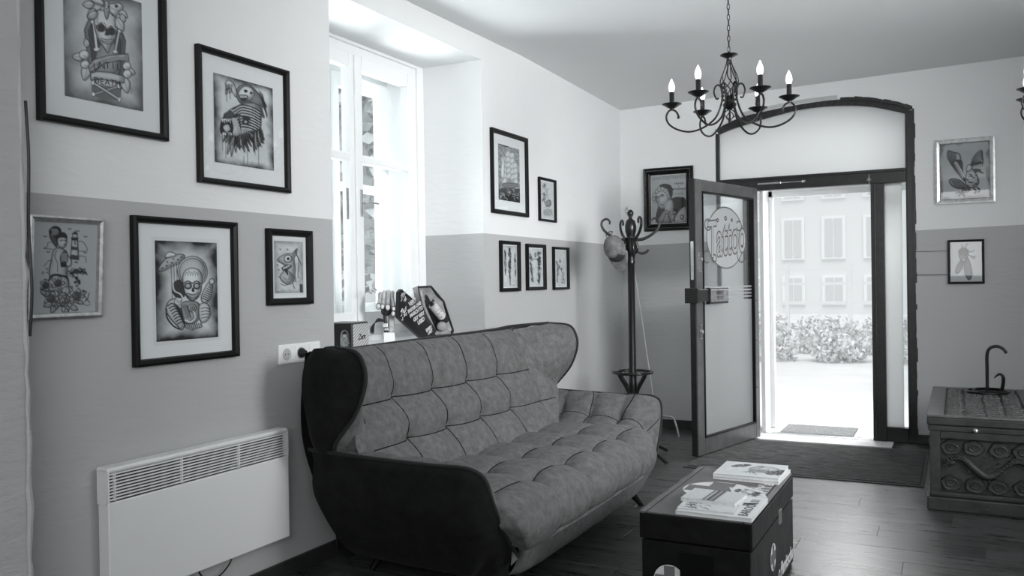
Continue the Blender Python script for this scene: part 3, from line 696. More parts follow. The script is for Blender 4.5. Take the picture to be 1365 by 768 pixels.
def art_wolf():
    c = Cv(120, 205, .62, (105, 398, 142, 225, 635, 675)); c.noise(5, .1); c.wash(.10, .16, 1.2)
    # snarling beast in heavy strokes, skull above
    c.blob([(225, 215), (275, 205), (310, 235), (335, 265), (365, 325), (340, 330), (352, 385), (320, 360), (290, 310), (235, 310), (212, 265)], .30, .05, 1.2)
    c.blob([(222, 250), (250, 215), (290, 225), (300, 262), (270, 290), (236, 280)], .74, .06, 1.2)
    for p in ((258, 240, 10), (285, 250, 8)): c.ell(p[0], p[1], p[2], p[2]*.9, .06, None)
    c.blob([(225, 265), (262, 262), (268, 282), (240, 292)], .08, .05)
    for i in range(6): c.line([(230+i*6, 266), (233+i*6, 276)], 1.2, .8)
    c.blob([(160, 200), (175, 182), (200, 200), (215, 245), (208, 275), (190, 240), (178, 225), (168, 240)], .66, .06, 1.2)
    for i in range(4): c.cur([(168+i*8, 205), (162+i*9, 225), (160+i*9, 262-i*4)], 1.4, .12)
    c.blob([(212, 325), (262, 305), (325, 320), (335, 400), (320, 470), (250, 500), (175, 500), (135, 470), (142, 400), (175, 350)], .46, .05, 1.3)
    c.blob([(142, 400), (172, 380), (192, 430), (185, 480), (150, 488), (132, 460)], .07, .04, 1.3)
    c.blob([(145, 440), (170, 425), (182, 455), (160, 470)], .55, .05)
    for i in range(5): c.blob([(140+i*9, 398-i*2), (147+i*9, 396-i*2), (144+i*9, 420)], .85, None, 1, False); c.blob([(142+i*9, 486), (150+i*9, 486), (147+i*9, 466)], .85, None, 1, False)
    c.blob([(228, 395), (262, 385), (280, 415), (262, 445), (236, 435)], .30, .05, 1.2); c.ell(255, 412, 10, 11, .8, .05); c.ell(256, 413, 4, 5, .03, None)
    for i in range(9):
        y = 335+i*15; c.cur([(196+i*5, y+6), (235, y-18), (288, y-8), (330, y+16)], 2.6, .03); c.cur([(200+i*5, y+12), (237, y-11), (288, y-1), (326, y+22)], 1.2, .78)
    for x, y, l, an in [(180+i*11, 500-i*5, 95+14*math.sin(i*1.7), 100-i*6) for i in range(11)]+[(300+i*6, 455-i*3, 120-9*i, 92-i*3) for i in range(6)]+[(170+i*10, 470+i*4, 60, 115-i*4) for i in range(8)]:
        leaf_(c, x, y, l, an, .075, random.choice((.03, .05, .5, .70)))
    c.ell(255, 410, 17, 15, .03, .03); c.ell(256, 410, 8, 8, .8, .03); c.ell(257, 411, 3, 3, .02, None)
    c.cur([(200, 385), (215, 372), (240, 380), (275, 392)], 3.2, .03); c.blob([(150, 372), (182, 352), (200, 372), (186, 392), (160, 392)], .12, .03)
    for x, y, l in ((142, 490, 80), (156, 492, 120), (165, 240, 60), (182, 240, 45), (262, 560, 90), (300, 470, 120), (318, 520, 130), (243, 600, 50), (290, 330, 40)): c.line([(x, y), (x, y+l)], 1.1, .14)
    for i in range(14): c.cur([(325+i*2, 235+i*8), (345+i*1.6, 260+i*8), (338+i*2, 280+i*8)], 1.1, .05)
    return c
def art_pinup():
    c = Cv(125, 170, .46, (105, 535, 65, 85, 690, 680))
    c.a[:] = .45
    for pts in ([(175, 250), (200, 235), (205, 210), (240, 205)], [(400, 200), (440, 205), (470, 262), (400, 266)], [(180, 250), (235, 255)], [(180, 370), (215, 330), (235, 345)], [(410, 300), (455, 305), (465, 345)]): c.cur(pts, .9, .12)
    # lighthouse
    c.blob([(362, 190), (402, 190), (412, 325), (355, 320)], .52, .05, 1.2, False); c.blob([(358, 175), (405, 175), (402, 192), (362, 192)], .05, .04, 1, False); c.blob([(368, 150), (396, 150), (400, 176), (366, 176)], .48, .05, 1, False); c.blob([(362, 150), (382, 132), (402, 150)], .07, .05, 1, False)
    c.blob([(360, 235), (406, 238), (408, 262), (359, 258)], .10, None, 1, False); c.blob([(357, 292), (410, 295), (412, 322), (355, 318)], .10, None, 1, False); c.line([(383, 200), (383, 222)], 1.6)
    # hair and head
    c.blob([(210, 130), (240, 100), (275, 108), (288, 135), (262, 170), (225, 168)], .06, .03, 1.2); c.blob([(212, 160), (240, 158), (262, 200), (262, 240), (236, 212)], .12, .04)
    for i in range(5): c.cur([(222+i*9, 118), (232+i*9, 132), (228+i*9, 158)], .9, .5)
    c.blob([(255, 165), (300, 140), (326, 160), (326, 185), (298, 172), (270, 195)], .05, .03, 1.2)
    c.blob([(268, 182), (300, 172), (326, 182), (328, 212), (318, 238), (292, 246), (270, 226)], .52, .06, 1); c.line([(285, 196), (300, 193)], 1.5); c.line([(312, 193), (322, 194)], 1.4); c.blob([(308, 220), (322, 218), (318, 230)], .08, None)
    # body
    c.blob([(258, 246), (300, 250), (325, 275), (340, 330), (335, 420), (345, 480), (300, 500), (220, 440), (228, 330), (236, 275)], .50, .05, 1.2)
    c.cur([(262, 262), (250, 300), (268, 350), (270, 410)], .9, .1); c.blob([(330, 290), (362, 330), (360, 365), (335, 372), (318, 340)], .52, .06, 1)
    c.blob([(288, 300), (320, 262), (336, 300), (330, 345), (292, 345)], .14, .04); c.blob([(288, 345), (330, 345), (328, 375), (290, 375)], .06, None, 1, False)
    for i in range(5): c.cur([(295, 290+i*11), (312, 284+i*11), (330, 292+i*11)], 1.1, .5)
    c.blob([(232, 430), (290, 428), (345, 470), (330, 540), (222, 540), (208, 490)], .50, .05, 1.2); c.cur([(210, 470), (250, 430), (330, 440)], 3, .05); c.cur([(340, 450), (350, 500), (375, 530)], 1, .06)
    c.cur([(228, 330), (215, 400), (222, 460)], 1.3, .06)
    rose(c, 275, 485, 34, .50)
    # rocks, foam and flowers
    for i in range(34):
        a = random.uniform(0, 2*pi); x = 400+65*math.cos(a)*random.random(); y = 420+85*math.sin(a)*random.random(); r = random.uniform(6, 16); c.cur([(x-r, y), (x, y-r), (x+r, y)], random.choice((.9, 1.6, 2.2)), .06)
    for p in ((400, 450, 12), (420, 485, 10), (390, 480, 9)): c.ell(p[0], p[1], p[2], p[2], .05, None)
    rose(c, 308, 600, 70, .50); rose(c, 232, 590, 38, .50); rose(c, 402, 575, 40, .50); rose(c, 195, 500, 30, .5)
    for a in ((225, 560, 60, 190), (240, 620, 60, 160), (260, 640, 55, 120), (360, 640, 60, 30), (430, 560, 45, -20), (330, 655, 40, 80), (200, 560, 45, 215), (410, 610, 45, 20)): leaf_(c, *a, .3, .45)
    for i in range(14):
        x = random.uniform(165, 465); y = random.uniform(440, 560)
        if 215 < x < 340: continue
        c.cur([(x-8, y), (x, y-10), (x+9, y-2), (x+2, y+8)], 1.3, .05)
    for x, y in ((345, 118), (400, 132), (455, 170), (185, 170), (205, 275), (455, 280)): c.cur([(x-10, y-4), (x-4, y-3), (x, y+2), (x+5, y-4), (x+12, y-3)], 1.1, .06)
    for x, y, r in ((200, 388, 5), (176, 415, 7), (202, 412, 4), (455, 390, 4), (462, 415, 6)): c.ell(x, y, r, r, None, .1, .8)
    c.cur([(455, 570), (470, 590), (460, 615), (482, 585), (490, 550), (480, 600), (495, 620)], 1.2, .05); c.cur([(455, 632), (480, 640), (500, 630)], .9, .08)
    return c
def art_spaceman():           # helmeted skull in a ribbed suit, saucer above
    c = Cv(150, 250, .72, (42, 465, 22, 38, 730, 690)); c.noise(4, .12); c.wash(.05, .30, 1.3)
    c.blob([(60, 225), (110, 150), (185, 118), (238, 128), (205, 178), (150, 205), (90, 236)], .55, .05, 1.6); c.blob([(105, 140), (125, 105), (165, 108), (178, 128), (140, 140)], .72, .05, 1.4)
    for p in ((85, 215), (115, 198), (150, 178), (190, 155), (215, 138), (120, 172), (160, 150)): c.ell(p[0], p[1], 7, 5, .05, None, rot=-30)
    for i in range(7): c.line([(135+i*9, 205-i*4), (140+i*9, 440)], 1.3, .12 if i % 2 else .5)
    c.ell(290, 240, 104, 110, .78, .05, 1.6); c.ell(290, 242, 92, 98, .60, .10, 1.2)
    c.blob([(205, 300), (160, 320), (150, 380), (185, 420), (235, 400)], .10, .04, 1.5)
    c.blob([(222, 320), (232, 240), (288, 212), (345, 240), (352, 320), (330, 400), (290, 436), (248, 420)], .80, .05, 1.5)
    for i in range(6): c.cur([(235+i*18, 268), (246+i*18, 240-i % 2*8), (254+i*18, 262)], 1., .2)
    for ex in (256, 316): c.ell(ex, 338, 25, 22, .30, .04, 1.6); c.ell(ex, 338, 15, 14, .78, .05); c.ell(ex, 338, 5, 5, .03, None); c.cur([(ex-28, 318), (ex, 304), (ex+28, 320)], 2.4, .07)
    c.blob([(284, 352), (294, 352), (300, 376), (280, 376)], .05, None)
    c.blob([(246, 388), (290, 400), (330, 384), (320, 412), (290, 424), (256, 412)], .75, .05, 1.3)
    for i in range(8): c.line([(254+i*9.5, 392), (256+i*9, 416)], 1.1, .06)
    c.cur([(226, 350), (240, 400), (290, 440), (338, 400), (352, 340)], 1.4, .08)
    # ribbed arms and chest
    c.blob([(130, 440), (180, 430), (225, 470), (240, 560), (215, 640), (190, 630), (130, 560), (105, 500)], .62, .04, 1.8)
    for i in range(8): c.cur([(118+i*9, 478+i*18), (150+i*9, 462+i*18), (205+i*4, 500+i*16)], 2.6, .07)
    c.cur([(108, 500), (112, 560), (150, 615), (190, 640)], 3, .05)
    c.blob([(215, 455), (300, 445), (338, 480), (320, 580), (240, 600), (215, 540)], .42, .05, 1.4); c.ell(282, 492, 30, 28, .6, .05, 1.5); c.ell(282, 492, 17, 16, .45, .05, 1.3); c.ell(282, 492, 6, 6, .05, None)
    for i in range(10): c.cur([(218+i*3, 480+i*9), (240+i*3, 470+i*9), (255+i*2, 490+i*8)], 1.1, .1)
    for i in range(9): c.cur([(225+i*14, 598), (232+i*14, 620), (222+i*14, 648-abs(i-4)*5)], 2, .07)
    c.cur([(150, 300), (160, 370), (205, 400), (215, 440), (190, 470), (165, 450), (180, 425), (196, 440)], 4.5, .66); c.cur([(145, 300), (155, 372), (200, 404), (212, 440), (190, 474), (160, 452), (178, 420)], 1.2, .05)
    c.cur([(290, 520), (300, 560), (268, 588), (235, 578)], 5, .66); c.cur([(284, 520), (293, 558), (266, 582)], 1.2, .06)
    # ringed torch held up, gloved fist
    c.blob([(345, 420), (385, 330), (412, 310), (432, 335), (410, 425), (370, 460)], .60, .05, 1.5); c.ell(425, 306, 19, 20, .62, .05, 1.6)
    for i in range(8): c.cur([(350+i*8, 420-i*13), (372+i*7, 428-i*13), (394+i*5, 440-i*15)], 1.8, .08)
    c.blob([(330, 480), (365, 455), (402, 475), (408, 545), (372, 590), (335, 580)], .66, .05, 1.5)
    for i in range(4): c.cur([(345, 495+i*22), (375, 488+i*22), (403, 498+i*18)], 1.6, .07)
    hatch(c, 330, 560, 345, 615, 8, 14, 40, .9, .15)
    return c
def art_fish():
    c = Cv(80, 150, .60, (84, 230, 102, 110, 388, 384)); c.noise(6, .14); c.wash(.33, .2, 1.3)
    c.blob([(103, 200), (125, 182), (150, 172), (175, 170), (200, 145), (196, 175), (185, 200), (190, 260), (180, 320), (150, 340), (118, 320), (112, 290), (128, 270), (120, 250), (145, 240), (118, 225)], .50, .08, 1.2)
    c.ell(153, 200, 19, 20, .78, .05, 1.5); c.ell(153, 200, 8, 8, .04, None)
    c.blob([(122, 250), (150, 232), (170, 240), (150, 262), (152, 290), (138, 270)], .07, .04)
    for i in range(6): c.blob([(126+i*6, 250-i*3), (131+i*6, 247-i*3), (129+i*6, 262-i*3)], .85, None, 1, False)
    for i in range(9): c.cur([(150+i*5, 262+i*4), (160+i*4, 285+i*4), (152+i*5, 312+i*2)], 1.1, .16)
    for p in ([(200, 145), (192, 160), (212, 210), (222, 235)], [(196, 175), (208, 215), (202, 290), (206, 305)], [(175, 325), (178, 345), (184, 362)], [(112, 335), (135, 345), (160, 335)], [(103, 200), (98, 212), (115, 222)]): c.cur(p, 1.3, .1)
    for p in ((115, 150), (150, 150), (100, 235), (105, 260), (108, 300)): c.ell(p[0], p[1], 3, 4, None, .1, .9)
    c.blob([(210, 338), (226, 336), (227, 385), (211, 385)], .12, None, 1, False); c.ell(98, 380, 5, 4, .2, None)
    hatch(c, 130, 300, 160, 330, 9, 8, 60, .9, .2)
    return c
def art_ship():
    c = Cv(90, 170, .30, (40, 198, 128, 178, 608, 634)); c.noise(30, .35, 3)
    for i in range(90):
        x = random.uniform(40, 198); y = random.uniform(150, 520); c.line([(x, y), (x+random.uniform(4, 14), y-random.uniform(4, 12))], .8, random.choice((.1, .55, .6)))
    for cx_, y0, w_ in ((80, 250, 15), (112, 205, 16), (142, 215, 15), (165, 300, 13)):
        for k in range(5): c.blob([(cx_-w_+k*3, y0+k*46), (cx_+w_-2+k*2, y0-8+k*46), (cx_+w_+5, y0+34+k*46), (cx_-w_, y0+42+k*46)], .66, .40, .8)
    c.blob([(60, 400), (66, 300), (84, 250), (80, 420)], .76, .25, .8); c.blob([(70, 470), (180, 470), (165, 505), (85, 505)], .2, .06)
    c.blob([(40, 512), (198, 512), (198, 634), (40, 608)], .035, None, 1, False)
    for i in range(34):
        x = random.uniform(44, 195); y = random.uniform(516, 618); a = random.uniform(0, 2*pi); r = random.uniform(8, 22); c.cur([(x, y), (x+r*math.cos(a), y+r*math.sin(a)), (x+r*1.3*math.cos(a+.7), y+r*1.3*math.sin(a+.7))], 1., random.choice((.6, .75, .45)))
    c.blob([(40, 128), (120, 150), (100, 160), (60, 140)], .04, None)
    return c
def art_palm():
    c = Cv(46, 125, .60, (362, 462, 420, 445, 735, 748)); c.noise(10, .06)
    for x, y in ((392, 460), (388, 535), (386, 580)):
        for k in range(6): a = k*60+random.uniform(-15, 15); c.cur([(x, y), (x+9*math.cos(math.radians(a)), y+13*math.sin(math.radians(a))), (x+14*math.cos(math.radians(a)), y+22*math.sin(math.radians(a))+5)], 1.5, .06)
        c.line([(x, y), (x+3, y+40)], 1, .15)
    for i in range(40):
        x = random.gauss(415, 16); y = random.uniform(490, 720); c.cur([(x-6, y), (x, y-9), (x+8, y-2)], .9, random.choice((.15, .3, .4)))
    c.blob([(400, 600), (435, 585), (440, 630), (405, 640)], .3, .12); c.cur([(415, 490), (410, 530), (425, 590)], 1, .2)
    for i in range(16): c.line([(382+i*4.5, 665+random.uniform(-4, 4)), (384+i*4.5, 720+random.uniform(-10, 6))], .8, .25)
    return c
def art_abstract(seed, kind):
    random.seed(seed); c = Cv(50, 130, .58); c.noise(5, .10)
    if kind == 0:
        c.wash(.4, .12)
        for cx_, w_, y0, y1, n in ((22, 7, 12, 70, 40), (52, 10, 6, 92, 70), (88, 5, 20, 75, 26)):
            for i in range(n): t = random.random(); x = cx_+random.gauss(0, w_*.5)*math.sin(pi*t+.2); y = y0+(y1-y0)*t; c.cur([(x-2, y-3), (x+random.uniform(-3, 3), y), (x+1, y+4)], 1.3, random.choice((.06, .12, .25)))
        c.cur([(46, 6), (52, 16), (58, 6)], 1.2, .1); c.cur([(40, 20), (52, 14), (64, 20)], 1.2, .1)
    elif kind == 1:
        for cx_, w_, y0, y1, n in ((16, 6, 12, 88, 70), (76, 9, 8, 95, 95)):
            for i in range(n): t = random.random(); x = cx_+(12*t if cx_ < 50 else -4*t)+random.gauss(0, w_*.6); y = y0+(y1-y0)*t; c.cur([(x-3, y-2), (x+random.uniform(-3, 3), y), (x+2, y+3)], 1.4, random.choice((.04, .08, .2)))
        c.cur([(25, 32), (50, 28), (72, 33)], 1.5, .1); c.blob([(45, 16), (50, 10), (56, 16), (50, 24)], .3, .1)
    else:
        for x, y in ((22, 34), (48, 30), (40, 46), (58, 52)):
            for k in range(5): c.cur([(x, y), (x+7*math.cos(k*1.3), y+4*math.sin(k*1.3))], 1.7, .05)
        c.cur([(24, 38), (28, 60), (20, 88)], 1.8, .1); c.cur([(40, 48), (30, 60), (24, 90)], 1.3, .15); c.cur([(58, 55), (72, 72), (80, 90)], 1.6, .15)
        for i in range(26): x = random.gauss(66, 8); y = random.uniform(60, 90); c.line([(x, y), (x+3, y+4)], 1, .2)
        for i in range(20): x = random.gauss(28, 6); y = random.uniform(40, 70); c.line([(x, y), (x+4, y-3)], 1, .12)
        c.cur([(50, 12), (46, 24), (50, 30)], .8, .3)
    return c
def art_lady():
    c = Cv(90, 125, .36, (137, 455, 185, 155, 610, 605)); c.noise(6, .03)
    c.blob([(195, 470), (230, 440), (330, 380), (400, 370), (450, 390), (452, 470), (380, 500), (345, 600), (180, 600)], .045, None)
    c.blob([(200, 600), (235, 510), (280, 480), (330, 490), (345, 600)], .26, .07, 1.2); c.cur([(240, 590), (275, 520), (320, 590)], 1.2, .1); c.cur([(300, 500), (290, 560), (310, 600)], 1.2, .1)
    c.blob([(350, 600), (372, 520), (430, 462), (455, 470), (455, 605)], .36, .08)
    c.blob([(172, 360), (200, 320), (250, 310), (300, 330), (300, 400), (270, 460), (225, 478), (200, 440), (185, 400)], .46, .12, 1.)
    c.blob([(270, 420), (330, 400), (330, 500), (260, 490)], .40, None)
    for x, y, r in ((190, 318, 17), (215, 300, 20), (245, 296, 20), (272, 312, 20), (290, 335, 18), (165, 350, 17), (160, 385, 15), (300, 360, 15), (170, 410, 12), (285, 300, 14)): c.ell(x, y, r, r, .50, .14, 1.1); c.cur([(x-8, y), (x, y-7), (x+6, y+2)], 1, .2)
    c.blob([(208, 272), (240, 252), (290, 252), (325, 275), (335, 330), (318, 390), (300, 340), (285, 300), (250, 285)], .035, None)
    c.cur([(180, 376), (195, 366), (208, 372)], 2.2, .04); c.cur([(220, 362), (235, 350), (252, 356)], 2.2, .04); c.ell(193, 384, 7, 5, .05, None); c.ell(237, 370, 8, 5, .05, None)
    c.cur([(212, 385), (205, 410), (216, 416)], 1.1, .12); c.blob([(218, 432), (240, 420), (258, 418), (246, 440), (228, 448)], .06, None); c.line([(226, 434), (250, 426)], 2, .6)
    c.blob([(400, 540), (428, 536), (428, 572), (402, 572)], .28, .12)
    return c
def art_eagle():
    c = Cv(95, 115, .42, (78, 300, 80, 65, 335, 325)); c.noise(5, .05); c.wash(.2, .07, 1.5)
    for i in range(7):
        c.blob([(150+i*3, 200+i*4), (112+i*6, 140-i*3+i*i*.3), (115+i*7, 105+i*2), (130+i*7, 120+i*3), (172, 180+i*5)], .40, .06, 1.)
    c.blob([(140, 165), (160, 150), (178, 160), (182, 210), (200, 240), (190, 250), (160, 215), (142, 190)], .08, .04, 1.2)
    for i in range(8): c.cur([(143+i*5, 168+i*9), (150+i*5, 160+i*9), (157+i*5, 170+i*9)], 1.8, .55)
    for i in range(6): c.blob([(215, 190), (228+i*8, 140-i*4+i*i), (262+i*2, 105+i*9), (268, 130+i*8), (235, 185)], .42, .06, 1.)
    c.blob([(212, 195), (225, 172), (262, 160), (268, 180), (240, 190), (262, 198), (240, 208), (218, 210)], .07, .04, 1.2)
    for i in range(6): c.cur([(222+i*8, 182-i*2), (228+i*8, 190), (234+i*8, 180-i*2)], 1.5, .5)
    c.blob([(118, 245), (140, 236), (175, 250), (190, 275), (165, 285), (132, 272)], .28, .06); 
    for i in range(5): c.line([(128+i*8, 240+i*2), (150+i*8, 280)], .9, .1)
    c.blob([(200, 200), (215, 185), (240, 215), (252, 250), (240, 275), (212, 280), (192, 260)], .45, .05, 1.3)
    for i in range(16): x = random.uniform(200, 246); y = random.uniform(210, 270); c.cur([(x-4, y), (x, y+4), (x+4, y)], 1.2, .1)
    c.blob([(196, 190), (206, 172), (222, 180), (216, 200), (200, 205)], .5, .05); c.blob([(180, 285), (205, 275), (212, 292), (190, 302), (176, 298)], .12, .05)
    for p in ([(150, 305), (165, 300), (180, 308), (185, 318)], [(160, 318), (175, 305)], [(230, 285), (240, 296), (232, 305)], [(245, 280), (256, 290), (250, 300)], [(255, 205), (270, 212)]): c.cur(p, 2.2, .06)
    return c
def art_cicada():
    c = Cv(60, 95, .50, (126, 276, 534, 530, 718, 716))
    for w_ in ([(182, 615), (160, 640), (150, 670), (158, 680), (178, 660), (186, 635)], [(196, 622), (192, 660), (205, 700), (218, 708), (228, 680), (222, 640), (208, 605)]):
        c.blob(w_, .27, .08, 1.2)
        x0, y0 = w_[0]
        for q in w_[1:5]: c.line([(x0, y0), q], .8, .14)
    for i in range(12): c.line([(158+random.uniform(0, 14), 645+random.uniform(0, 25)), (168+random.uniform(0, 10), 650+random.uniform(0, 20))], .7, .2); c.line([(200+random.uniform(0, 14), 645+random.uniform(0, 45)), (210+random.uniform(0, 10), 650+random.uniform(0, 40))], .7, .2)
    c.blob([(170, 575), (190, 562), (210, 575), (208, 600), (195, 628), (182, 625), (170, 600)], .30, .04, 1.3); c.ell(180, 590, 7, 7, .03, None); c.ell(197, 592, 6, 7, .03, None); c.blob([(186, 600), (192, 600), (190, 610)], .03, None); c.blob([(178, 612), (200, 612), (190, 622)], .55, .05)
    c.blob([(168, 572), (190, 560), (212, 570), (208, 580), (172, 582)], .12, .04)
    for p in ([(185, 562), (182, 548)], [(198, 560), (204, 545), (212, 540)], [(210, 580), (228, 578), (242, 570)], [(210, 592), (232, 602), (250, 598)], [(228, 606), (240, 612)], [(232, 600), (244, 604)]): c.cur(p, 1.2, .06)
    return c

def print_mesh(cv, O, X, Y, parent):       # O top-left, X right vector, Y down vector
    a = np.clip(.64+(cv.a-.64)*1.12, .006, .9); h, w_ = a.shape; O, X, Y = (np.array(v, float) for v in (O, X, Y))
    u = np.linspace(0, 1, w_+1); v = np.linspace(0, 1, h+1)
    P = O+u[None, :, None]*X+v[:, None, None]*Y
    ap = np.pad(a, ((0, 1), (0, 1)), 'edge'); ap[1:, 1:] = (ap[:-1, :-1]+ap[1:, 1:])/2
    me = bpy.data.meshes.new('print'); n = (w_+1)*(h+1); me.vertices.add(n); me.vertices.foreach_set('co', P.reshape(-1))
    i = np.arange(h)[:, None]*(w_+1)+np.arange(w_)[None, :]
    q = np.stack([i, i+w_+1, i+w_+2, i+1], -1).reshape(-1).astype(np.int32); f = w_*h
    me.loops.add(4*f); me.loops.foreach_set('vertex_index', q); me.polygons.add(f); me.polygons.foreach_set('loop_start', np.arange(0, 4*f, 4, dtype=np.int32)); me.update(calc_edges=True); me.validate()
    at = me.color_attributes.new('ink', 'FLOAT_COLOR', 'POINT'); g = ap.reshape(-1); at.data.foreach_set('color', np.stack([g*.965, g, g*1.012, np.ones_like(g)], -1).reshape(-1))
    me.materials.append(M_PRINT); o = bpy.data.objects.new('print', me); COL.objects.link(o); adopt(o, parent); return o

def picture(label, wall, p0, p1, z0, z1, fw_, fd, fm, mat_in, art, mat_m=None, tilt=0., group=None, ornate=False, inner=None, back=.0):
    """wall 'L' (left wall, runs along +y) or 'F' (far wall, runs along +x); p0..p1 along the wall."""
    if wall == 'L': R_, Nn, base = Vector((0, 1, 0)), Vector((1, 0, 0)), Vector((XL+.002, 0, 0))
    else: R_, Nn, base = Vector((1, 0, 0)), Vector((0, -1, 0)), Vector((0, YF-.002, 0))
    Uu = Vector((0, 0, 1))
    t = thing('framed_picture', label, 'picture', base+R_*((p0+p1)/2)+Uu*z0, group)
    q = lambda a, z, d: base+R_*a+Uu*z+Nn*(d+back*(z-z0)/(z1-z0))
    m = MB(); I = lambda k, d: [q(p0+k, z0+k, d), q(p1-k, z0+k, d), q(p1-k, z1-k, d), q(p0+k, z1-k, d)]
    rings = [I(0, 0), I(0, fd), I(fw_*.35, fd*1.08), I(fw_*.85, fd*.9), I(fw_, fd*.55), I(fw_, 0)] if not ornate else [I(0, 0), I(0, fd*.7), I(fw_*.12, fd), I(fw_*.3, fd*.8), I(fw_*.5, fd*.85), I(fw_*.6, fd*1.1), I(fw_*.75, fd*.7), I(fw_, fd*.4), I(fw_, 0)]
    V = [v for r in rings for v in r]; F = []
    for i in range(len(rings)-1):
        for j in range(4): F.append((i*4+j, i*4+(j+1) % 4, (i+1)*4+(j+1) % 4, (i+1)*4+j))
    m.add(V, F).build('frame', fm, t)
    if ornate:
        b = MB(); k = fw_*.40
        for j in range(26):
            f_ = (j+.5)/26; z = z0+k+(z1-z0-2*k)*f_; x = p0+k+(p1-p0-2*k)*f_
            for c_ in (q(p0+k, z, fd*.85), q(p1-k, z, fd*.85)): b.ball(c_, (.006, .006, .008), 6, 4)
            for c_ in (q(x, z0+k, fd*.85), q(x, z1-k, fd*.85)): b.ball(c_, (.007, .006, .005), 6, 4)
        b.build('beading', mat('tarnished_gilt', .16, .4, metal=.6, var=.6, vscale=60), t, True)
    g = fw_-.002
    MB().add([q(p0+g, z0+g, .003), q(p1-g, z0+g, .003), q(p1-g, z1-g, .003), q(p0+g, z1-g, .003)], [(0, 1, 2, 3)]).build('mat_board', mat_m or M_MAT, t)
    il, ir, ib, it = mat_in      # print margins inside the opening
    a0, a1, b0, b1 = p0+fw_+il, p1-fw_-ir, z0+fw_+ib, z1-fw_-it
    if inner:
        k = inner; MB().add([q(a0-k, b0-k, .004), q(a1+k, b0-k, .004), q(a1+k, b1+k, .004), q(a0-k, b1+k, .004)], [(0, 1, 2, 3)]).build('backing_sheet', mat('paper_sheet', .72, .8), t)
    O = q(a0, b1, .005); X = R_*(a1-a0); Yd = q(a0, b0, .005)-O
    print_mesh(art, O, X, Yd, t)
    MB().add([q(p0+g, z0+g, .008), q(p1-g, z0+g, .008), q(p1-g, z1-g, .008), q(p0+g, z1-g, .008)], [(0, 1, 2, 3)]).build('glass', M_PGLASS, t)
    return t, (lambda u, v, d=.0056: q(a0+(a1-a0)*u, b1+(b0-b1)*v, d)), R_, Uu, (a1-a0), (b1-b0)

def letters(t, f, R_, Uu, txt, u, v, size, rot=0, m=None, **k):
    x = R_*math.cos(rot)+Uu*math.sin(rot); y = -R_*math.sin(rot)+Uu*math.cos(rot)
    return text_mesh('lettering', txt, size, basis(f(u, v), x, y), m or M_INK, t, .0002, **k)

t, f, R_, Uu, W_, H_ = picture('large black framed coffin and skull drawing reading UNTIL DEATH, top left of the wall', 'L', 1.80, 2.318, 1.857, 2.452, .026, .022, M_BLACKFR, (.075, .075, .072, .07), art_skull())
# banner words
for i, ch in enumerate('UNTIL'): letters(t, f, R_, Uu, ch, .385+i*.072, .705-.026*i+.004*i*i-.012, .034, .10)
for i, ch in enumerate('DEATH'): letters(t, f, R_, Uu, ch, .385+i*.068, .815-.004*i, .032, -.03)
picture('medium black framed snarling beast drawing hung right of the coffin drawing', 'L', 2.468, 2.993, 1.717, 2.266, .024, .022, M_BLACKFR, (.068, .068, .068, .07), art_wolf())
picture('silver framed line drawing of a woman, lighthouse and roses', 'L', 1.746, 2.020, 1.202, 1.543, .020, .020, M_SILVER, (.0, .0, .0, .0), art_pinup(), mat('toned_paper', .45, .7), back=.02)
picture('large black framed drawing of a helmeted skull and saucer above the heater', 'L', 2.152, 2.663, 1.011, 1.567, .026, .022, M_BLACKFR, (.080, .075, .060, .062), art_spaceman(), inner=.014)
picture('small black framed goggle eyed fish drawing above the wall socket', 'L', 2.843, 3.133, 1.216, 1.553, .030, .022, M_BLACKFR, (.020, .022, .022, .022), art_fish(), inner=.010)
picture('black framed woodcut of a sailing ship over a dark sea', 'L', 4.90, 5.427, 1.755, 2.308, .028, .020, M_BLACKFR, (.075, .085, .066, .062), art_ship())
picture('slim black framed ink sheet with small palm trees beside the ship', 'L', 5.612, 5.90, 1.744, 2.061, .018, .020, M_BLACKFR, (.02, .01, .008, .008), art_palm())
for i, (a, c, z0, z1, lab) in enumerate(((5.003, 5.283, 1.241, 1.579, 'leftmost of three small black frames in a row, streaky ink columns and curved glare'),
                                         (5.393, 5.697, 1.245, 1.571, 'middle of three small black frames in a row, two dark ink columns'),
                                         (5.84, 6.12, 1.242, 1.563, 'rightmost of three small black frames in a row, sparse ink flowers'))):
    picture(lab, 'L', a, c, z0, z1, .024 if i < 2 else .018, .022, M_BLACKFR, (.006, .006, .008, .008), art_abstract(20+i, i), group='three small frames below the ship woodcut')
t, f, R_, Uu, W_, H_ = picture('ornate black framed magazine cover of a smiling woman in a fur collar', 'F', -2.46, -2.015, 1.735, 2.290, .062, .035, M_BLACKFR, (.004, .004, .004, .004), art_lady(), ornate=True)
letters(t, f, R_, Uu, 'dWINTERTRENDS', .51, .062, .042, 0, mat('title_grey', .13, .7), space=.92)
letters(t, f, R_, Uu, 'TRENDS', .80, .195, .024, 0, off=.0006)
letters(t, f, R_, Uu, '&', .80, .250, .02, 0)
letters(t, f, R_, Uu, 'MODEHAUS', .80, .305, .022, 0, off=.0006)
letters(t, f, R_, Uu, 'MODE JOURNAL', .80, .40, .013, 0)
picture('silver framed drawing of a bird of prey with raised wings', 'F', -.137, .264, 1.847, 2.337, .036, .022, M_SILVER, (.0, .0, .0, .0), art_eagle(), mat('toned_paper_2', .42, .7))
picture('small black framed cicada with a skull head, below the bird of prey', 'F', -.057, .188, 1.239, 1.573, .017, .018, M_BLACKFR, (.0, .0, .0, .0), art_cicada(), mat('toned_paper_3', .5, .7))
random.seed(5)
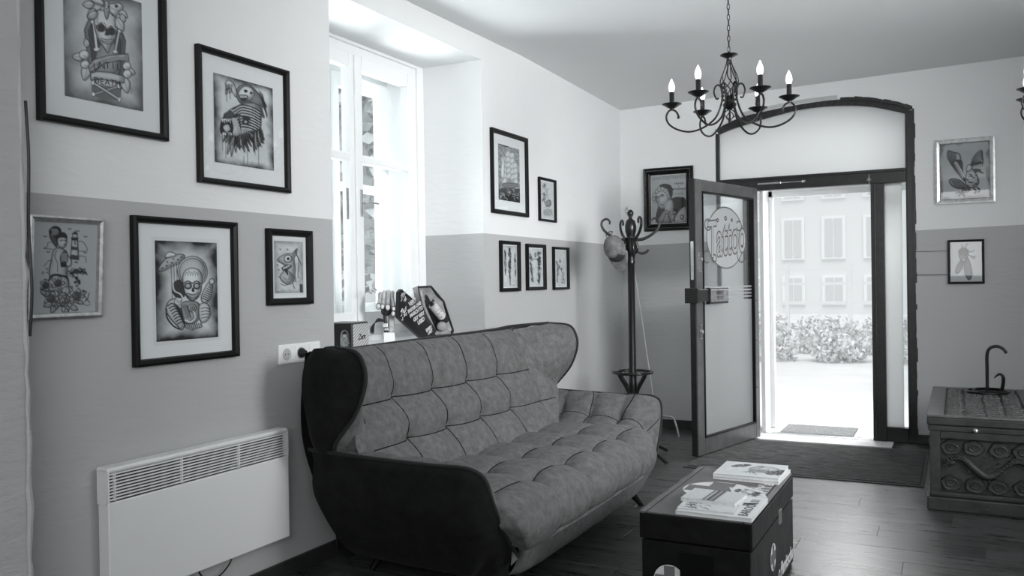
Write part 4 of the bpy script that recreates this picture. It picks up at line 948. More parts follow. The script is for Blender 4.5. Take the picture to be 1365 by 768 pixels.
# ================================================================ SOFA
sofa = thing('sofa', 'grey suede tufted wingback sofa with dark outer shell under the window', 'sofa', (-2.0, 3.98, 0))
COLS = [3.31, 3.65, 3.99, 4.33, 4.67]; ROWS = [.59, .775]
def cell(x, knots):      # distance to nearest knot, normalised 0..1 within its cell
    for a, b in zip(knots, knots[1:]):
        if a <= x <= b: return math.sin(pi*(x-a)/(b-a))
    return 0
# tufted back
def back_pt(y, z):
    dc = min(abs(y-c) for c in COLS); dr = min(abs(z-r) for r in ROWS); r_ = min(math.hypot(y-c, z-r) for c in COLS[:4] for r in ROWS)
    if y > 4.60: dr += .25*(y-4.60)
    h = .050-.016*math.exp(-dc/.030)-.018*math.exp(-dr/.030)-.042*math.exp(-(r_/.058)**1.4)
    ky = [2.95]+COLS+[4.95]; kz = [.42]+ROWS+[1.10]
    h += .016*max(0, cell(y, ky))*max(0, cell(max(.421, z), kz))-.002
    h += .0025*math.sin(y*57+z*31)*math.exp(-r_/.09)
    top = max(0, (z-.95)/.065); h -= .030*top**2.2
    return -2.155-.27*((z-.42)/.6)-.02*top**3+h-.016
nu, nv = 190, 90; V = []
def back_y(z):
    k = math.exp(-((z-.63)/.10)**2)
    return 2.97-(.10*k if z <= .80 else 0), (4.72 if z > .80 else 4.72+.17*k)
for i in range(nu):
    for j in range(nv):
        z = .40+.615*j/(nv-1); yl, yr = back_y(z); y = yl+(yr-yl)*i/(nu-1); V.append((back_pt(y, z), y, z))
mesh_obj('tufted_back', V, grid_faces(nu, nv), M_SUEDE, sofa, True)
for c in COLS[:4]:
    MB().tube([(back_pt(c, z)+.0022, c, z) for z in [.43+.575*k/40 for k in range(41)]], .0026, 6).build('seam', M_SEAM, sofa, True)
for z in ROWS:
    MB().tube([(back_pt(y, z)+.0022, y, z) for y in [2.98+(1.69 if z > .7 else 1.84)*k/80 for k in range(81)]], .0026, 6).build('seam', M_SEAM, sofa, True)
# wings
def wing(side):
    if side > 0: J = [(-2.44, 4.70, 1.012), (-2.385, 4.70, .92), (-2.325, 4.69, .80), (-2.27, 4.83, .70), (-2.245, 4.90, .635), (-2.23, 4.93, .56)]
    else: J = [(-2.44, 3.00, 1.012), (-2.385, 3.0, .92), (-2.325, 3.0, .80), (-2.26, 2.97, .70), (-2.235, 2.955, .635), (-2.20, 2.96, .54)]
    yo = 5.045 if side > 0 else 2.845; s_ = side
    F_ = [(-2.32, yo-.03*s_, 1.036), (-2.195, yo-.005*s_, 1.02), (-2.150, yo, .95), (-2.152, yo+.005*s_, .87), (-2.20, yo+.01*s_, .76), (-2.29, yo+.01*s_, .655), (-2.33, yo-.02*s_, .60), (-2.34, yo-.04*s_, .55)]
    Fc = cr(F_, 24); Jc = cr(J, 24); mid = [a.lerp(b, .5)+Vector((.018, -.0*s_, 0)) for a, b in zip(Jc, Fc)]
    loft('wing_inner', [Jc, mid, Fc], 40, 24, M_SUEDE, sofa)
    MB().tube([q+Vector((.010, 0, 0)) for q in cr(J, 40) if q.z > .70], .0042, 6).build('seam', M_SEAM, sofa, True)
    B_ = [(-2.42, yo+.0*s_, 1.03), (-2.45, yo+.02*s_, .97), (-2.46, yo+.03*s_, .87), (-2.45, yo+.02*s_, .75), (-2.44, yo-.0*s_, .64), (-2.42, yo-.03*s_, .57)]
    Bc = cr(B_, 24); m1 = [a.lerp(b, .35)+Vector((0, .028*s_, .004)) for a, b in zip(Fc, Bc)]; m2 = [a.lerp(b, .75)+Vector((0, .022*s_, .004)) for a, b in zip(Fc, Bc)]
    loft('wing_outer', [Fc, m1, m2, Bc], 40, 20, M_SUEDE_D, sofa)
    # roof from front edge back over the wing to the back panel
    MB().tube(cr(F_[0:1]+F_[1:], 40), .0085, 8).build('piping', M_PIPE, sofa, True)
    return Fc, Jc, Bc
w1 = wing(1); w0 = wing(-1)
# top edge and back panel
tops = [(-2.44, 2.84, 1.030), (-2.45, 3.0, 1.008), (-2.455, 3.5, 1.012), (-2.455, 4.0, 1.016), (-2.455, 4.5, 1.02), (-2.45, 4.75, 1.03), (-2.33, 5.02, 1.037)]
MB().tube(cr([(-2.33, 2.875, 1.036), (-2.40, 2.90, 1.028)]+tops[1:], 70), .0095, 8).build('piping', M_PIPE, sofa, True)
bk = [[(-2.45, 2.86, 1.02), (-2.455, 3.5, 1.012), (-2.455, 4.4, 1.018), (-2.45, 5.03, 1.02)],
      [(-2.49, 2.87, .98), (-2.50, 3.5, .98), (-2.50, 4.4, .98), (-2.49, 5.02, .98)],
      [(-2.50, 2.87, .6), (-2.52, 3.5, .6), (-2.52, 4.4, .6), (-2.50, 5.05, .6)],
      [(-2.42, 3.05, .08), (-2.44, 3.5, .08), (-2.44, 4.4, .08), (-2.42, 4.92, .08)]]
loft('back_panel', bk, 40, 24, M_SUEDE_D, sofa)
lid = loft('wing_cap', [cr([(-2.45, 5.02, 1.022), (-2.45, 4.85, 1.025), (-2.45, 4.70, 1.016)], 12), cr([(-2.32, 5.02, 1.034), (-2.38, 4.86, 1.028), (-2.44, 4.70, 1.014)], 12)], 12, 6, M_SUEDE_D, sofa)
loft('wing_cap', [cr([(-2.45, 2.86, 1.022), (-2.45, 2.93, 1.022), (-2.45, 3.0, 1.012)], 12), cr([(-2.32, 2.87, 1.034), (-2.38, 2.93, 1.026), (-2.44, 3.0, 1.012)], 12)], 12, 6, M_SUEDE_D, sofa)
# arms: lofts along x
def arm(side):
    s_ = side; YO = 5.115 if side > 0 else 2.855; YI = 4.70 if side > 0 else 3.14
    def c(*p): return [(x, YO-s_*dy, z) for x, dy, z in p]
    crest = c((-2.46, .0, .602), (-2.15, -.005, .592), (-1.85, 0, .586), (-1.70, 0, .588), (-1.635, .01, .570), (-1.612, .03, .53), (-1.604, .06, .45), (-1.60, .12, .35), (-1.60, .20, .25), (-1.605, .27, .18))
    inn1 = [(x, y-s_*(.055), z-.015) for x, y, z in c((-2.36, .04, .596), (-2.15, .02, .596), (-1.85, .015, .592), (-1.71, .015, .588), (-1.65, .02, .565), (-1.622, .03, .52), (-1.612, .06, .44), (-1.606, .11, .34), (-1.602, .17, .25), (-1.605, .23, .18))]
    inn2 = [(-2.30, YO-s_*.17, .50), (-2.1, YO-s_*.17, .50), (-1.85, YO-s_*.17, .49), (-1.72, YO-s_*.17, .48), (-1.66, YO-s_*.16, .46), (-1.63, YO-s_*.155, .42), (-1.62, YO-s_*.17, .36), (-1.61, YO-s_*.20, .29), (-1.605, YO-s_*.24, .22), (-1.605, YO-s_*.27, .17)]
    inn3 = [(-2.25, YI, .34), (-2.1, YI, .34), (-1.85, YI, .33), (-1.74, YI, .32), (-1.68, YI+.02*s_, .31), (-1.64, YI+.04*s_, .29), (-1.62, YI+.05*s_, .27), (-1.61, YI+.06*s_, .23), (-1.605, YI+.07*s_, .20), (-1.605, YI+.08*s_, .16)]
    kx = [-2.22, -2.02, -1.83]
    def disp(u, v, p):
        dc = min(abs(p.x-k) for k in kx); dv = abs(v-.48)*.32; r_ = math.hypot(dc, dv); e_ = min(1, max(0, (-1.66-p.x)/.08)); q = -.016*math.exp(-dc/.018)-(.016*math.exp(-dv/.018)+.022*math.exp(-(r_/.035)**1.3)); return s_*(-(.018+q)*e_*min(1, v*6, (1-v)*6))
    Cn = [crest, inn1, inn2, inn3] 
    an = loft('arm_inner', Cn, 80, 44, M_SUEDE, sofa, lambda u, v, p: disp(u, v, p)).name
    out1 = c((-2.45, .015, .56), (-2.15, -.02, .55), (-1.85, -.022, .545), (-1.72, -.02, .54), (-1.66, -.01, .52), (-1.63, .01, .48), (-1.615, .045, .41), (-1.61, .11, .32), (-1.608, .19, .235), (-1.61, .262, .175))
    out2 = c((-2.46, .03, .40), (-2.15, 0, .38), (-1.85, -.002, .36), (-1.74, .01, .34), (-1.69, .035, .32), (-1.66, .06, .30), (-1.645, .095, .27), (-1.635, .15, .23), (-1.63, .21, .20), (-1.63, .265, .165))
    out3 = c((-2.42, .15, .17), (-2.15, .14, .14), (-1.9, .15, .125), (-1.78, .17, .115), (-1.73, .19, .14), (-1.70, .205, .135), (-1.68, .22, .11), (-1.67, .235, .11), (-1.66, .25, .11), (-1.655, .27, .11))
    out4 = c((-2.40, .25, .08), (-2.15, .26, .075), (-1.9, .26, .075), (-1.8, .265, .075), (-1.75, .27, .075), (-1.72, .275, .075), (-1.70, .28, .075), (-1.69, .285, .075), (-1.68, .29, .075), (-1.67, .30, .075))
    loft('arm_outer', [crest, out1, out2, out3, out4], 60, 30, M_SUEDE_D, sofa)
    MB().tube(cr(crest, 70), .0085, 8).build('piping', M_PIPE, sofa, True)
    vv = [tuple(q.co) for q in bpy.data.objects[an].data.vertices]
    if s_ < 0: return
    for i_ in (22, 40, 56): MB().tube([Vector(vv[i_*44+j])-Vector((0, s_*.0015, 0)) for j in range(4, 40)], .0024, 6).build('seam', M_SEAM, sofa, True)
    MB().tube([Vector(vv[i_*44+21])-Vector((0, s_*.0015, 0)) for i_ in range(6, 70)], .0024, 6).build('seam', M_SEAM, sofa, True)
arm(1); arm(-1)
# seat cushion: tufted, rolled front edge
SC = [3.37, 3.71, 4.06, 4.40]; SR = [-1.90, -1.665]
nu, nv = 190, 96; V = []
prof = cr([(-2.25, 0, .425), (-2.0, 0, .438), (-1.8, 0, .442), (-1.68, 0, .440), (-1.60, 0, .425), (-1.54, 0, .385), (-1.515, 0, .325), (-1.53, 0, .265), (-1.56, 0, .238)], nv)
SL = [0]
for j in range(1, nv): SL.append(SL[-1]+(prof[j]-prof[j-1]).length)
def seat_y(z): 
    d = float(np.interp(z, [.18, .25, .35, .43, .46], [.20, .155, .075, .05, .05])); return 2.885+d, float(np.interp(z, [.24, .38, .435], [4.64, 4.66, 4.77]))
def seat_pt(y, j, lift=0.):
    p = prof[j]; a = prof[min(j+1, nv-1)]-prof[max(j-1, 0)]; n = Vector((-a.z, 0, a.x)).normalized(); xe = -2.25+SL[j]
    y0, y1 = seat_y(p.z); e0 = min(y-y0, y1-y)
    dc = min(abs(y-c) for c in SC); dr = min(abs(xe-r) for r in SR); r_ = min(math.hypot(y-c, xe-r) for c in SC for r in SR)
    fade = max(0, min(1, (xe+1.50)/.16))
    h = .044-(.022-.008*fade)*math.exp(-dc/.026)-.020*math.exp(-dr/.026)-.034*math.exp(-(r_/.046)**1.4)
    h += (.016*(1-.6*fade))*max(0, cell(y, [y0]+SC+[y1]))**.7
    h -= .022*math.exp(-e0/.018)
    h += .0022*math.sin(y*63+xe*40)*math.exp(-r_/.08)
    return p+Vector((0, y, 0))+n*(h-.026+lift)
for i in range(nu):
    for j in range(nv):
        y0, y1 = seat_y(prof[j].z); V.append(seat_pt(y0+(y1-y0)*i/(nu-1), j))
ctr = Vector((-1.95, 0, .30))
first = [V[j].lerp(Vector((ctr.x, V[j].y+.05, ctr.z)), .8) for j in range(nv)]; last = [V[(nu-1)*nv+j].lerp(Vector((ctr.x, V[(nu-1)*nv+j].y-.05, ctr.z)), .8) for j in range(nv)]
V = first+V+last; mesh_obj('seat_cushion', V, grid_faces(nu+2, nv), M_SUEDE, sofa, True)
for c in SC:
    MB().tube([seat_pt(c, j, .002) for j in range(8, nv-2, 2)], .0026, 6).build('seam', M_SEAM, sofa, True)
for r in SR:
    j = min(range(nv), key=lambda q: abs(-2.25+SL[q]-r)); MB().tube([seat_pt(3.0+1.70*k/80, j, .002) for k in range(81)], .0020, 5).build('seam', M_SEAM, sofa, True)
MB().tube(cr([(-1.585, 3.08, .245), (-1.540, 3.13, .236), (-1.522, 3.4, .236), (-1.520, 3.9, .236), (-1.525, 4.5, .238), (-1.545, 4.68, .243), (-1.60, 4.76, .25)], 60), .0095, 8).build('piping', M_SUEDE, sofa, True)
# front rail and underside
fr = [[(-1.605, 3.085, .25), (-1.557, 3.13, .238), (-1.54, 3.9, .236), (-1.55, 4.6, .24), (-1.59, 4.80, .245)],
      [(-1.615, 3.14, .19), (-1.568, 3.18, .18), (-1.55, 3.9, .18), (-1.56, 4.6, .185), (-1.605, 4.82, .19)],
      [(-1.66, 3.14, .09), (-1.62, 3.25, .083), (-1.615, 3.9, .083), (-1.625, 4.58, .085), (-1.66, 4.80, .095)],
      [(-1.80, 3.14, .075), (-1.78, 3.3, .07), (-1.78, 3.9, .07), (-1.78, 4.5, .07), (-1.80, 4.78, .075)]]
loft('front_rail', fr, 60, 24, M_SUEDE, sofa, lambda u, v, p: .004*abs(math.sin(pi*(p.y-3.02)/.344))**.4)
MB().box(-2.40, -1.72, 3.15, 4.78, .075, .16).build('underside', M_SLOT, sofa)
for x, y, sx, sy in ((-1.70, 4.66, .07, .09), (-1.70, 3.26, .07, -.09), (-2.33, 4.66, -.05, .09), (-2.33, 3.26, -.05, -.09)):
    MB().tube([(x, y, .13), (x+sx, y+sy, 0)], [.026, .013], 12).build('leg', M_LEG, sofa, True)

# ================================================================ WALL HEATER
ht = thing('wall_heater', 'white wall panel convector heater with slotted top grille', 'heater', (-2.64, 2.44, .2))
HX, HY0, HY1, HZ0, HZ1 = -2.60, 1.985, 2.885, .205, .680
MB().box(XL+.018, HX-.012, HY0+.004, HY1-.004, HZ0+.004, .552).build('casing', M_HEAT, ht, bevel=.006)
MB().box(HX-.012, HX, HY0, HY1, HZ0, .560).build('front_panel', M_HEAT, ht, bevel=.005)
MB().box(HX-.065, HX, HY0, HY1, HZ1-.020, HZ1).build('top_rim', M_HEAT, ht, bevel=.009, seg=4)
MB().box(XL+.018, XL+.024, HY0+.002, HY1-.002, .552, HZ1-.01).box(XL+.024, HX-.014, HY0, HY0+.003, .552, HZ1-.01).box(XL+.024, HX-.014, HY1-.003, HY1, .552, HZ1-.01).build('grille_back', M_HEAT, ht)
MB().box(XL+.025, HX-.03, HY0+.006, HY1-.006, .556, HZ1-.021).build('grille_void', M_SLOT, ht)
for i in range(9):
    z = .5655+i*.0110
    MB().box(HX-.014, HX-.001, HY0+.004, HY1-.004, z, z+.0052).build('louvre', M_HEAT, ht, bevel=.0015, seg=1)
g = MB()
for y in (HY0+.028, HY0+.32, HY0+.61, HY1-.02): g.box(HX-.013, HX-.0005, y, y+.003, .562, HZ1-.018)
g.box(HX-.013, HX-.001, HY0, HY0+.006, .56, HZ1-.01).box(HX-.013, HX-.001, HY1-.006, HY1, .56, HZ1-.01)
g.build('grille_ribs', M_HEAT, ht)
MB().tube(cr([(XL+.03, 2.40, .24), (XL+.035, 2.43, .165), (XL+.035, 2.50, .135), (XL+.03, 2.58, .17), (XL+.03, 2.60, .23)], 24), .0035, 6).build('power_cable', M_CABLE, ht, True)
MB().box(XL+.001, XL+.02, 2.12, 2.16, .25, .60).box(XL+.001, XL+.02, 2.70, 2.74, .25, .60).build('bracket', M_HEAT, ht)

# ================================================================ SOCKET
sk = thing('wall_socket', 'white double wall socket with blank third plate beside the sofa', 'socket', (XL, 3.05, .95))
SY0, SY1, SZ0, SZ1 = 2.910, 3.19, .950, 1.038
MB().box(XL, XL+.010, SY0, SY1, SZ0, SZ1).build('cover_plate', M_WHITE, sk, bevel=.004)
pw = (SY1-SY0)/3
for i in range(3):
    y = SY0+pw*(i+.5); zc = (SZ0+SZ1)/2
    b = MB().box(XL+.010, XL+.0125, y-.036, y+.036, zc-.036, zc+.036).build('insert', M_WHITE, sk, bevel=.001, seg=1)
    if i < 2:
        f = MB(); f.lathe([(0, .0002), (.027, .0002), (.027, .0012), (.0245, .0012), (.022, .0005), (0, .0005)], (XL+.0125, y, zc), 28, (1, 0, 0)); f.build('socket_cup', mat('socket_shadow_white', .5, .4), b, True)
    if i == 0:
        f = MB()
        for dy in (-.009, .009): f.lathe([(0, .0), (.003, 0), (.003, .0006), (0, .0006)], (XL+.0131, y+dy, zc), 8, (1, 0, 0))
        f.build('pin_hole', M_SLOT, b)
yp = SY0+pw*1.5; zp = (SZ0+SZ1)/2
plug = thing('power_plug', 'black power plug with cable hanging down beside the sofa', 'plug', (XL+.013, yp, zp))
MB().lathe([(.0, 0), (.022, 0), (.022, .012), (.014, .02), (.012, .03), (0, .032)], (XL+.0125, yp, zp), 20, (1, 0, 0)).build('plug_body', M_BLACK, plug, True)
MB().tube(cr([(XL+.04, yp, zp), (XL+.055, yp+.02, zp-.01), (XL+.05, yp+.04, zp-.05), (XL+.025, yp+.045, .85), (XL+.02, yp+.04, .76), (XL+.02, yp+.06, .66), (XL+.03, yp+.11, .58), (XL+.04, yp+.16, .45), (XL+.03, yp+.2, .2), (XL+.03, yp+.22, .01)], 60), .0038, 6).build('cable', M_CABLE, plug, True)
tag(MB().tube(cr([(-2.488, 1.64, 1.87), (-2.478, 1.64, 1.70), (-2.484, 1.64, 1.5), (-2.474, 1.64, 1.30), (-2.488, 1.64, 1.16)], 30), .0045, 6).build('cable', M_CABLE, None, True), 'black cable running down the ragged plaster edge at far left', 'cable')

# ================================================================ TRUNK TABLE
X0, X1, Y0, Y1, ZT = -1.10, -.675, 3.175, 4.065, .411
tr = thing('storage_trunk', 'dark painted wooden trunk with white cross badges used as coffee table', 'trunk', ((X0+X1)/2, (Y0+Y1)/2, 0))
MB().box(X0+.006, X1-.006, Y0+.006, Y1-.006, 0.0, .300).build('body', M_CRATE, tr, bevel=.004)
MB().box(X0, X1, Y0, Y1, .306, ZT-.008).build('lid', M_CRATE, tr, bevel=.004)
MB().box(X0+.02, X1-.03, Y0+.02, Y1-.02, .30, .307).build('lid_seam', M_SLOT, tr)
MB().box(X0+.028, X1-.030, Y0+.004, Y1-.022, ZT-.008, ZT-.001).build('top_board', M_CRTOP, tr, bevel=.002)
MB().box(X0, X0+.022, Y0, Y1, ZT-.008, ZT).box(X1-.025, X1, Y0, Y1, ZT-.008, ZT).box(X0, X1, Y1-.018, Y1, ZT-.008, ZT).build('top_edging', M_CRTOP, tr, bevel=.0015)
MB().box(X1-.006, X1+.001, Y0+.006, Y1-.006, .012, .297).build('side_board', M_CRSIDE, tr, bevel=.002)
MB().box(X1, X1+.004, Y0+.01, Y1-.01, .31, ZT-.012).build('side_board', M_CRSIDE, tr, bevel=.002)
MB().box(-.942, -.815, Y0-.0, Y0+.007, .10, .268).build('handle_recess', M_SLOT, tr)
MB().box(X1+.001, X1+.010, 3.70, 3.74, .27, .33).build('hasp', M_SILVER, tr, bevel=.002)
def badge(c, ux, uy, r, par, cross=True, a0=0):
    c, ux, uy = Vector(c), Vector(ux), Vector(uy); n = ux.cross(uy)
    mb = MB(); mb.prism([c+ux*r*math.cos(2*pi*i/40)+uy*r*math.sin(2*pi*i/40) for i in range(40)], n*.0006)
    o = mb.build('badge', M_BADGE, par)
    k = .34*r; L_ = .98*r
    pts = [(-k, -L_*.94), (k, -L_*.94), (k, -k), (L_*.94, -k), (L_*.94, k), (k, k), (k, L_*.94), (-k, L_*.94), (-k, k), (-L_*.94, k), (-L_*.94, -k), (-k, -k)]
    mb = MB(); P = [c+n*.0006+ux*a+uy*b for a, b in pts]
    mb.prism(P, n*.0006); q = mb.build('cross', M_CROSS, par); return o
badge((-.985, Y0+.005, .152), (1, 0, 0), (0, 0, 1), .062, tr)
badge((X1+.001, 3.585, .167), (0, 1, 0), (0, 0, 1), .055, tr)
badge((-.905, 3.62, ZT-.0008), (1, 0, 0), (0, 1, 0), .145, tr)
text_mesh('side_lettering', 'c.Panitscha', .085, basis((X1+.0018, 3.86, .062), (0, 1, 0), (0, 0, 1)) @ Matrix.Diagonal((.95, 1, 1, 1)), M_BADGE, tr, .0004, shear=.3, off=.002)
text_mesh('top_lettering', 'H  I  T  E', .05, basis((-.726, 3.72, ZT-.0006), (0, 1, 0), (-1, 0, 0)), M_BADGE, tr, .0004, off=.002)
text_mesh('top_lettering', 'NOTHILFE', .03, basis((-.755, 3.72, ZT-.0006), (0, 1, 0), (-1, 0, 0)), M_BADGE, tr, .0004)
# magazines
def cover(seed, kind, w_=70, h=95):
    random.seed(seed); c = Cv(w_, h, .62); c.noise(5, .06)
    if kind == 0:
        for cx_, cy_, r, v in ((25, 28, 10, .1), (32, 20, 7, .1), (20, 36, 8, .2), (60, 45, 24, .45), (66, 40, 16, .62), (78, 62, 13, .07), (85, 50, 12, .06), (72, 70, 8, .1), (50, 60, 10, .3)): c.ell(cx_*w_/70*.9, cy_, r, r, v, .3, 1)
        for i in range(30): x = random.uniform(8, 90); y = random.uniform(10, 80); c.cur([(x, y), (x+6, y-5), (x+10, y+4)], 1.2, random.choice((.08, .3, .5)))
        c.line([(14, 60), (30, 40)], 2.4, .75)
    elif kind == 1:
        c.a[:] = .58
        for i in range(60): x = random.uniform(5, 95); y = random.uniform(5, 95); c.line([(x, y), (x+3, y)], .9, .38)
        c.blob([(38, 0), (62, 0), (62, 100), (38, 100)], .14, None, 1, False); c.line([(44, 4), (44, 96)], 2, .6); c.line([(54, 4), (54, 96)], 1.5, .5)
    elif kind == 2:
        for i in range(26): x = random.uniform(6, 50); y = random.uniform(40, 95); c.cur([(x, y), (x+5, y-5), (x+9, y+3)], 1.6, random.choice((.1, .25)))
        c.blob([(60, 30), (75, 26), (92, 36), (96, 46), (78, 44)], .1, .1)
    elif kind == 3:
        c.a[:] = .68; c.blob([(55, 38), (75, 30), (92, 26), (88, 34), (66, 44)], .08, None); c.line([(52, 50), (90, 40)], 1.5, .2)
        for i in range(6): c.line([(8, 20+i*5), (26, 20+i*5)], 1, .4)
    return c
def magazine(label, c, ang, w_, l, z, t, cov, name='magazine', curl=0.):
    o = thing(name, label, 'magazine', (c[0], c[1], z), 'magazines on the trunk')
    ca, sa = math.cos(ang), math.sin(ang); R_ = Vector((ca, sa, 0)); U_ = Vector((-sa, ca, 0)); C0 = Vector((c[0], c[1], z))
    MB().obox(C0+Vector((0, 0, t/2)), R_*(w_/2-.002), U_*(l/2-.002), Vector((0, 0, t/2-.0008))).build('pages', M_PAPER, o)
    MB().obox(C0+Vector((0, 0, t-.0004)), R_*(w_/2), U_*(l/2), Vector((0, 0, .0004))).obox(C0+Vector((0, 0, .0004)), R_*(w_/2), U_*(l/2), Vector((0, 0, .0004))).obox(C0-R_*(w_/2)+Vector((0, 0, t/2)), R_*.0006, U_*(l/2), Vector((0, 0, t/2))).build('cover', M_PAPER, o)
    print_mesh(cov, C0-R_*w_/2+U_*l/2+Vector((0, 0, t+.0004)), R_*w_, -U_*l, o)
    return o, C0, R_, U_
zt = ZT
magazine('lower white magazine of the pair at the back of the trunk', (-.829, 3.948), -.02, .285, .275, zt, .012, cover(1, 3))
magazine('upper magazine with floral cover of the pair at the back of the trunk', (-.835, 3.955), .02, .282, .285, zt+.0125, .013, cover(2, 0, 90, 90))
o, C0, R_, U_ = magazine('large white magazine at the bottom of the front stack', (-.815, 3.335), .0, .285, .31, zt, .014, cover(3, 3))
text_mesh('title_lettering', 'BAROCK 01', .05, basis(C0+R_*.105+U_*.0+Vector((0, 0, .0152)), U_, -R_), M_INK, o, .0002)
magazine('thin printed magazine in the middle of the front stack', (-.852, 3.30), .03, .215, .20, zt+.015, .007, cover(4, 2))
magazine('thick small booklet on top of the front stack', (-.858, 3.375), -.06, .215, .17, zt+.0225, .014, cover(5, 1))
magazine('glossy dark brochure lying between the two magazine stacks', (-.775, 3.60), .35, .13, .19, zt+.0005, .003, cover(6, 0), 'brochure')

# ================================================================ CARVED CHEST
CX0, CX1, CY0, CY1, CZ = -.155, .43, 5.32, 6.69, .53
ch = thing('carved_chest', 'dark wooden chest carved with clouds and a dragon standing right of the street door', 'chest', ((CX0+CX1)/2, (CY0+CY1)/2, 0))
MB().box(CX0+.045, CX1-.045, CY0+.045, CY1-.045, .02, .45).build('core', M_CHEST, ch)
MB().box(CX0-.004, CX1+.004, CY0-.012, CY1+.006, 0, .075).build('plinth', M_CHEST, ch, bevel=.008)
MB().box(CX0-.004+.012, CX1-.008, CY0-.004, CY1, .075, .105).build('plinth_moulding', M_CHEST, ch, bevel=.010, seg=3)
fm = MB()
fm.box(CX0+.012, CX0+.065, CY0, CY0+.05, .10, .44).box(CX1-.065, CX1-.012, CY0, CY0+.05, .10, .44).box(CX0+.065, CX1-.065, CY0+.001, CY0+.05, .40, .44)
fm.box(CX0+.012, CX0+.05, CY1-.06, CY1, .10, .44).box(CX0+.013, CX0+.05, CY0+.05, CY1-.06, .40, .44)
fm.box(CX0+.05, CX1-.05, CY1-.05, CY1-.001, .10, .44).box(CX1-.05, CX1-.012, CY0+.05, CY1, .10, .44)
fm.build('frame_rails', M_CHEST, ch, bevel=.004)
MB().box(CX0+.004, CX1-.004, CY0-.004, CY1, .44, .472).build('lid_lip', M_CHEST, ch, bevel=.006)
MB().box(CX0, CX1, CY0-.010, CY1+.006, .474, CZ-.012).build('lid', M_CHEST, ch, bevel=.008)
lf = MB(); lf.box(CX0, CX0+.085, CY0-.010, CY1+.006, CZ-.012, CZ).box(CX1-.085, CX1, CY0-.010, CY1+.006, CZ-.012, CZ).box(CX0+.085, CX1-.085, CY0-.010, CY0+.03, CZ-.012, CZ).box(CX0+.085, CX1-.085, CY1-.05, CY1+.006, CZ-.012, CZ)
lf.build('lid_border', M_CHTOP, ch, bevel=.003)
MB().lathe([(0, 0), (.010, 0), (.012, .006), (.006, .012), (.009, .018), (0, .022)], (.085, CY0-.004, .455), 14, (0, -1, 0)).build('knob', M_SILVER, ch, True)
def carve(name, O, U_, V_, W_, H_, m, seed, dragon=True, depth=.016):
    """cloud scrolls and a scaly body raised from a sunk panel"""
    random.seed(seed); O, U_, V_ = Vector(O), Vector(U_), Vector(V_); Nn = U_.cross(V_); mb = MB()
    P = lambda a, b, d: O+U_*a+V_*b+Nn*d
    def cloud(cx_, cy_, r):
        n = 36; rr = lambda t: r*(1+.16*abs(math.sin(2.5*t+cx_*9))) 
        ring = [P(cx_+rr(2*pi*i/n)*math.cos(2*pi*i/n), cy_+.8*rr(2*pi*i/n)*math.sin(2*pi*i/n), 0) for i in range(n)]
        ring2 = [P(cx_+.88*rr(2*pi*i/n)*math.cos(2*pi*i/n), cy_+.7*rr(2*pi*i/n)*math.sin(2*pi*i/n), depth*.7) for i in range(n)]
        ring3 = [P(cx_+.6*rr(2*pi*i/n)*math.cos(2*pi*i/n), cy_+.48*rr(2*pi*i/n)*math.sin(2*pi*i/n), depth*.55) for i in range(n)]
        mb.add(ring+ring2+ring3+[P(cx_, cy_, depth*.8)], [(i, (i+1) % n, n+(i+1) % n, n+i) for i in range(n)]+[(n+i, n+(i+1) % n, 2*n+(i+1) % n, 2*n+i) for i in range(n)]+[(2*n+i, 2*n+(i+1) % n, 3*n) for i in range(n)])
        sp = []
        for i in range(26): a = i*.42; q = r*.62*(1-i/30); sp.append(P(cx_+q*math.cos(a), cy_+.8*q*math.sin(a), depth*.75))
        mb.tube(sp, r*.085, 5)
    nx_ = max(2, round(W_/.105)); ny_ = max(2, round(H_/.085))
    for i in range(nx_):
        for j in range(ny_):
            if dragon and 0 < j < ny_-1 and W_ < 1: continue
            cloud((i+.5)*W_/nx_+random.uniform(-.006, .006), (j+.5)*H_/ny_+random.uniform(-.005, .005), .9*min(W_/nx_, H_/ny_)*.56)
    if dragon and W_ < 1:
        sp = []
        for i in range(60):
            t = i/59; sp.append(P(.04+t*(W_-.06), H_*(.5+.16*math.sin(t*8.5+.6)), depth*.5))
        mb.tube(sp, [.006+.016*math.sin(pi*min(1, i/45)) if i < 45 else .018 for i in range(60)], 8)
        for i in range(2, 56): 
            p = sp[i]; 
            for s_ in (-1, 1): mb.ball(p+V_*(.008*s_*(1 if i % 2 else .5))+Nn*.013, (.006, .006, .006), 6, 4)
        for i in range(26):
            a = random.random(); p = P(.03+a*(W_-.06), H_*(.5+.16*math.sin(a*8.5+.6))+random.choice((-1, 1))*random.uniform(.02, .04), depth*.4); d = Vector((random.uniform(-1, 1), 0, 0)).x
            mb.tube([p, p+U_*.014*d+V_*.010, p+U_*.022*d+V_*.004], [.005, .004, .001], 5)
        for s_ in range(7): mb.tube([P(.05, H_*.55, depth*.7), P(.035-.01*s_*.4, H_*.55+.02*math.cos(s_), depth), P(.02+.006*s_, H_*.55+.035*math.cos(s_*1.1), depth*.6)], [.007, .004, .001], 5)
        mb.ball(P(.055, H_*.55, depth*.6), (.022, .012, .016), 10, 6)
    o = mb.build(name, m, ch, True); o['kind'] = 'stuff'; return o
carve('carving', (CX0+.065, CY0+.028, .105), (1, 0, 0), (0, 0, 1), CX1-CX0-.13, .295, M_CHEST, 3, True, .024)
MB().box(CX0+.06, CX1-.06, CY0+.030, CY0+.046, .10, .405).build('sunk_panel', M_CHEST, ch)
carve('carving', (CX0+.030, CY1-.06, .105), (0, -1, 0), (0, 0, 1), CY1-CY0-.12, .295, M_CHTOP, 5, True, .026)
MB().box(CX0+.032, CX0+.046, CY0+.06, CY1-.06, .10, .405).build('sunk_panel', M_CHEST, ch)
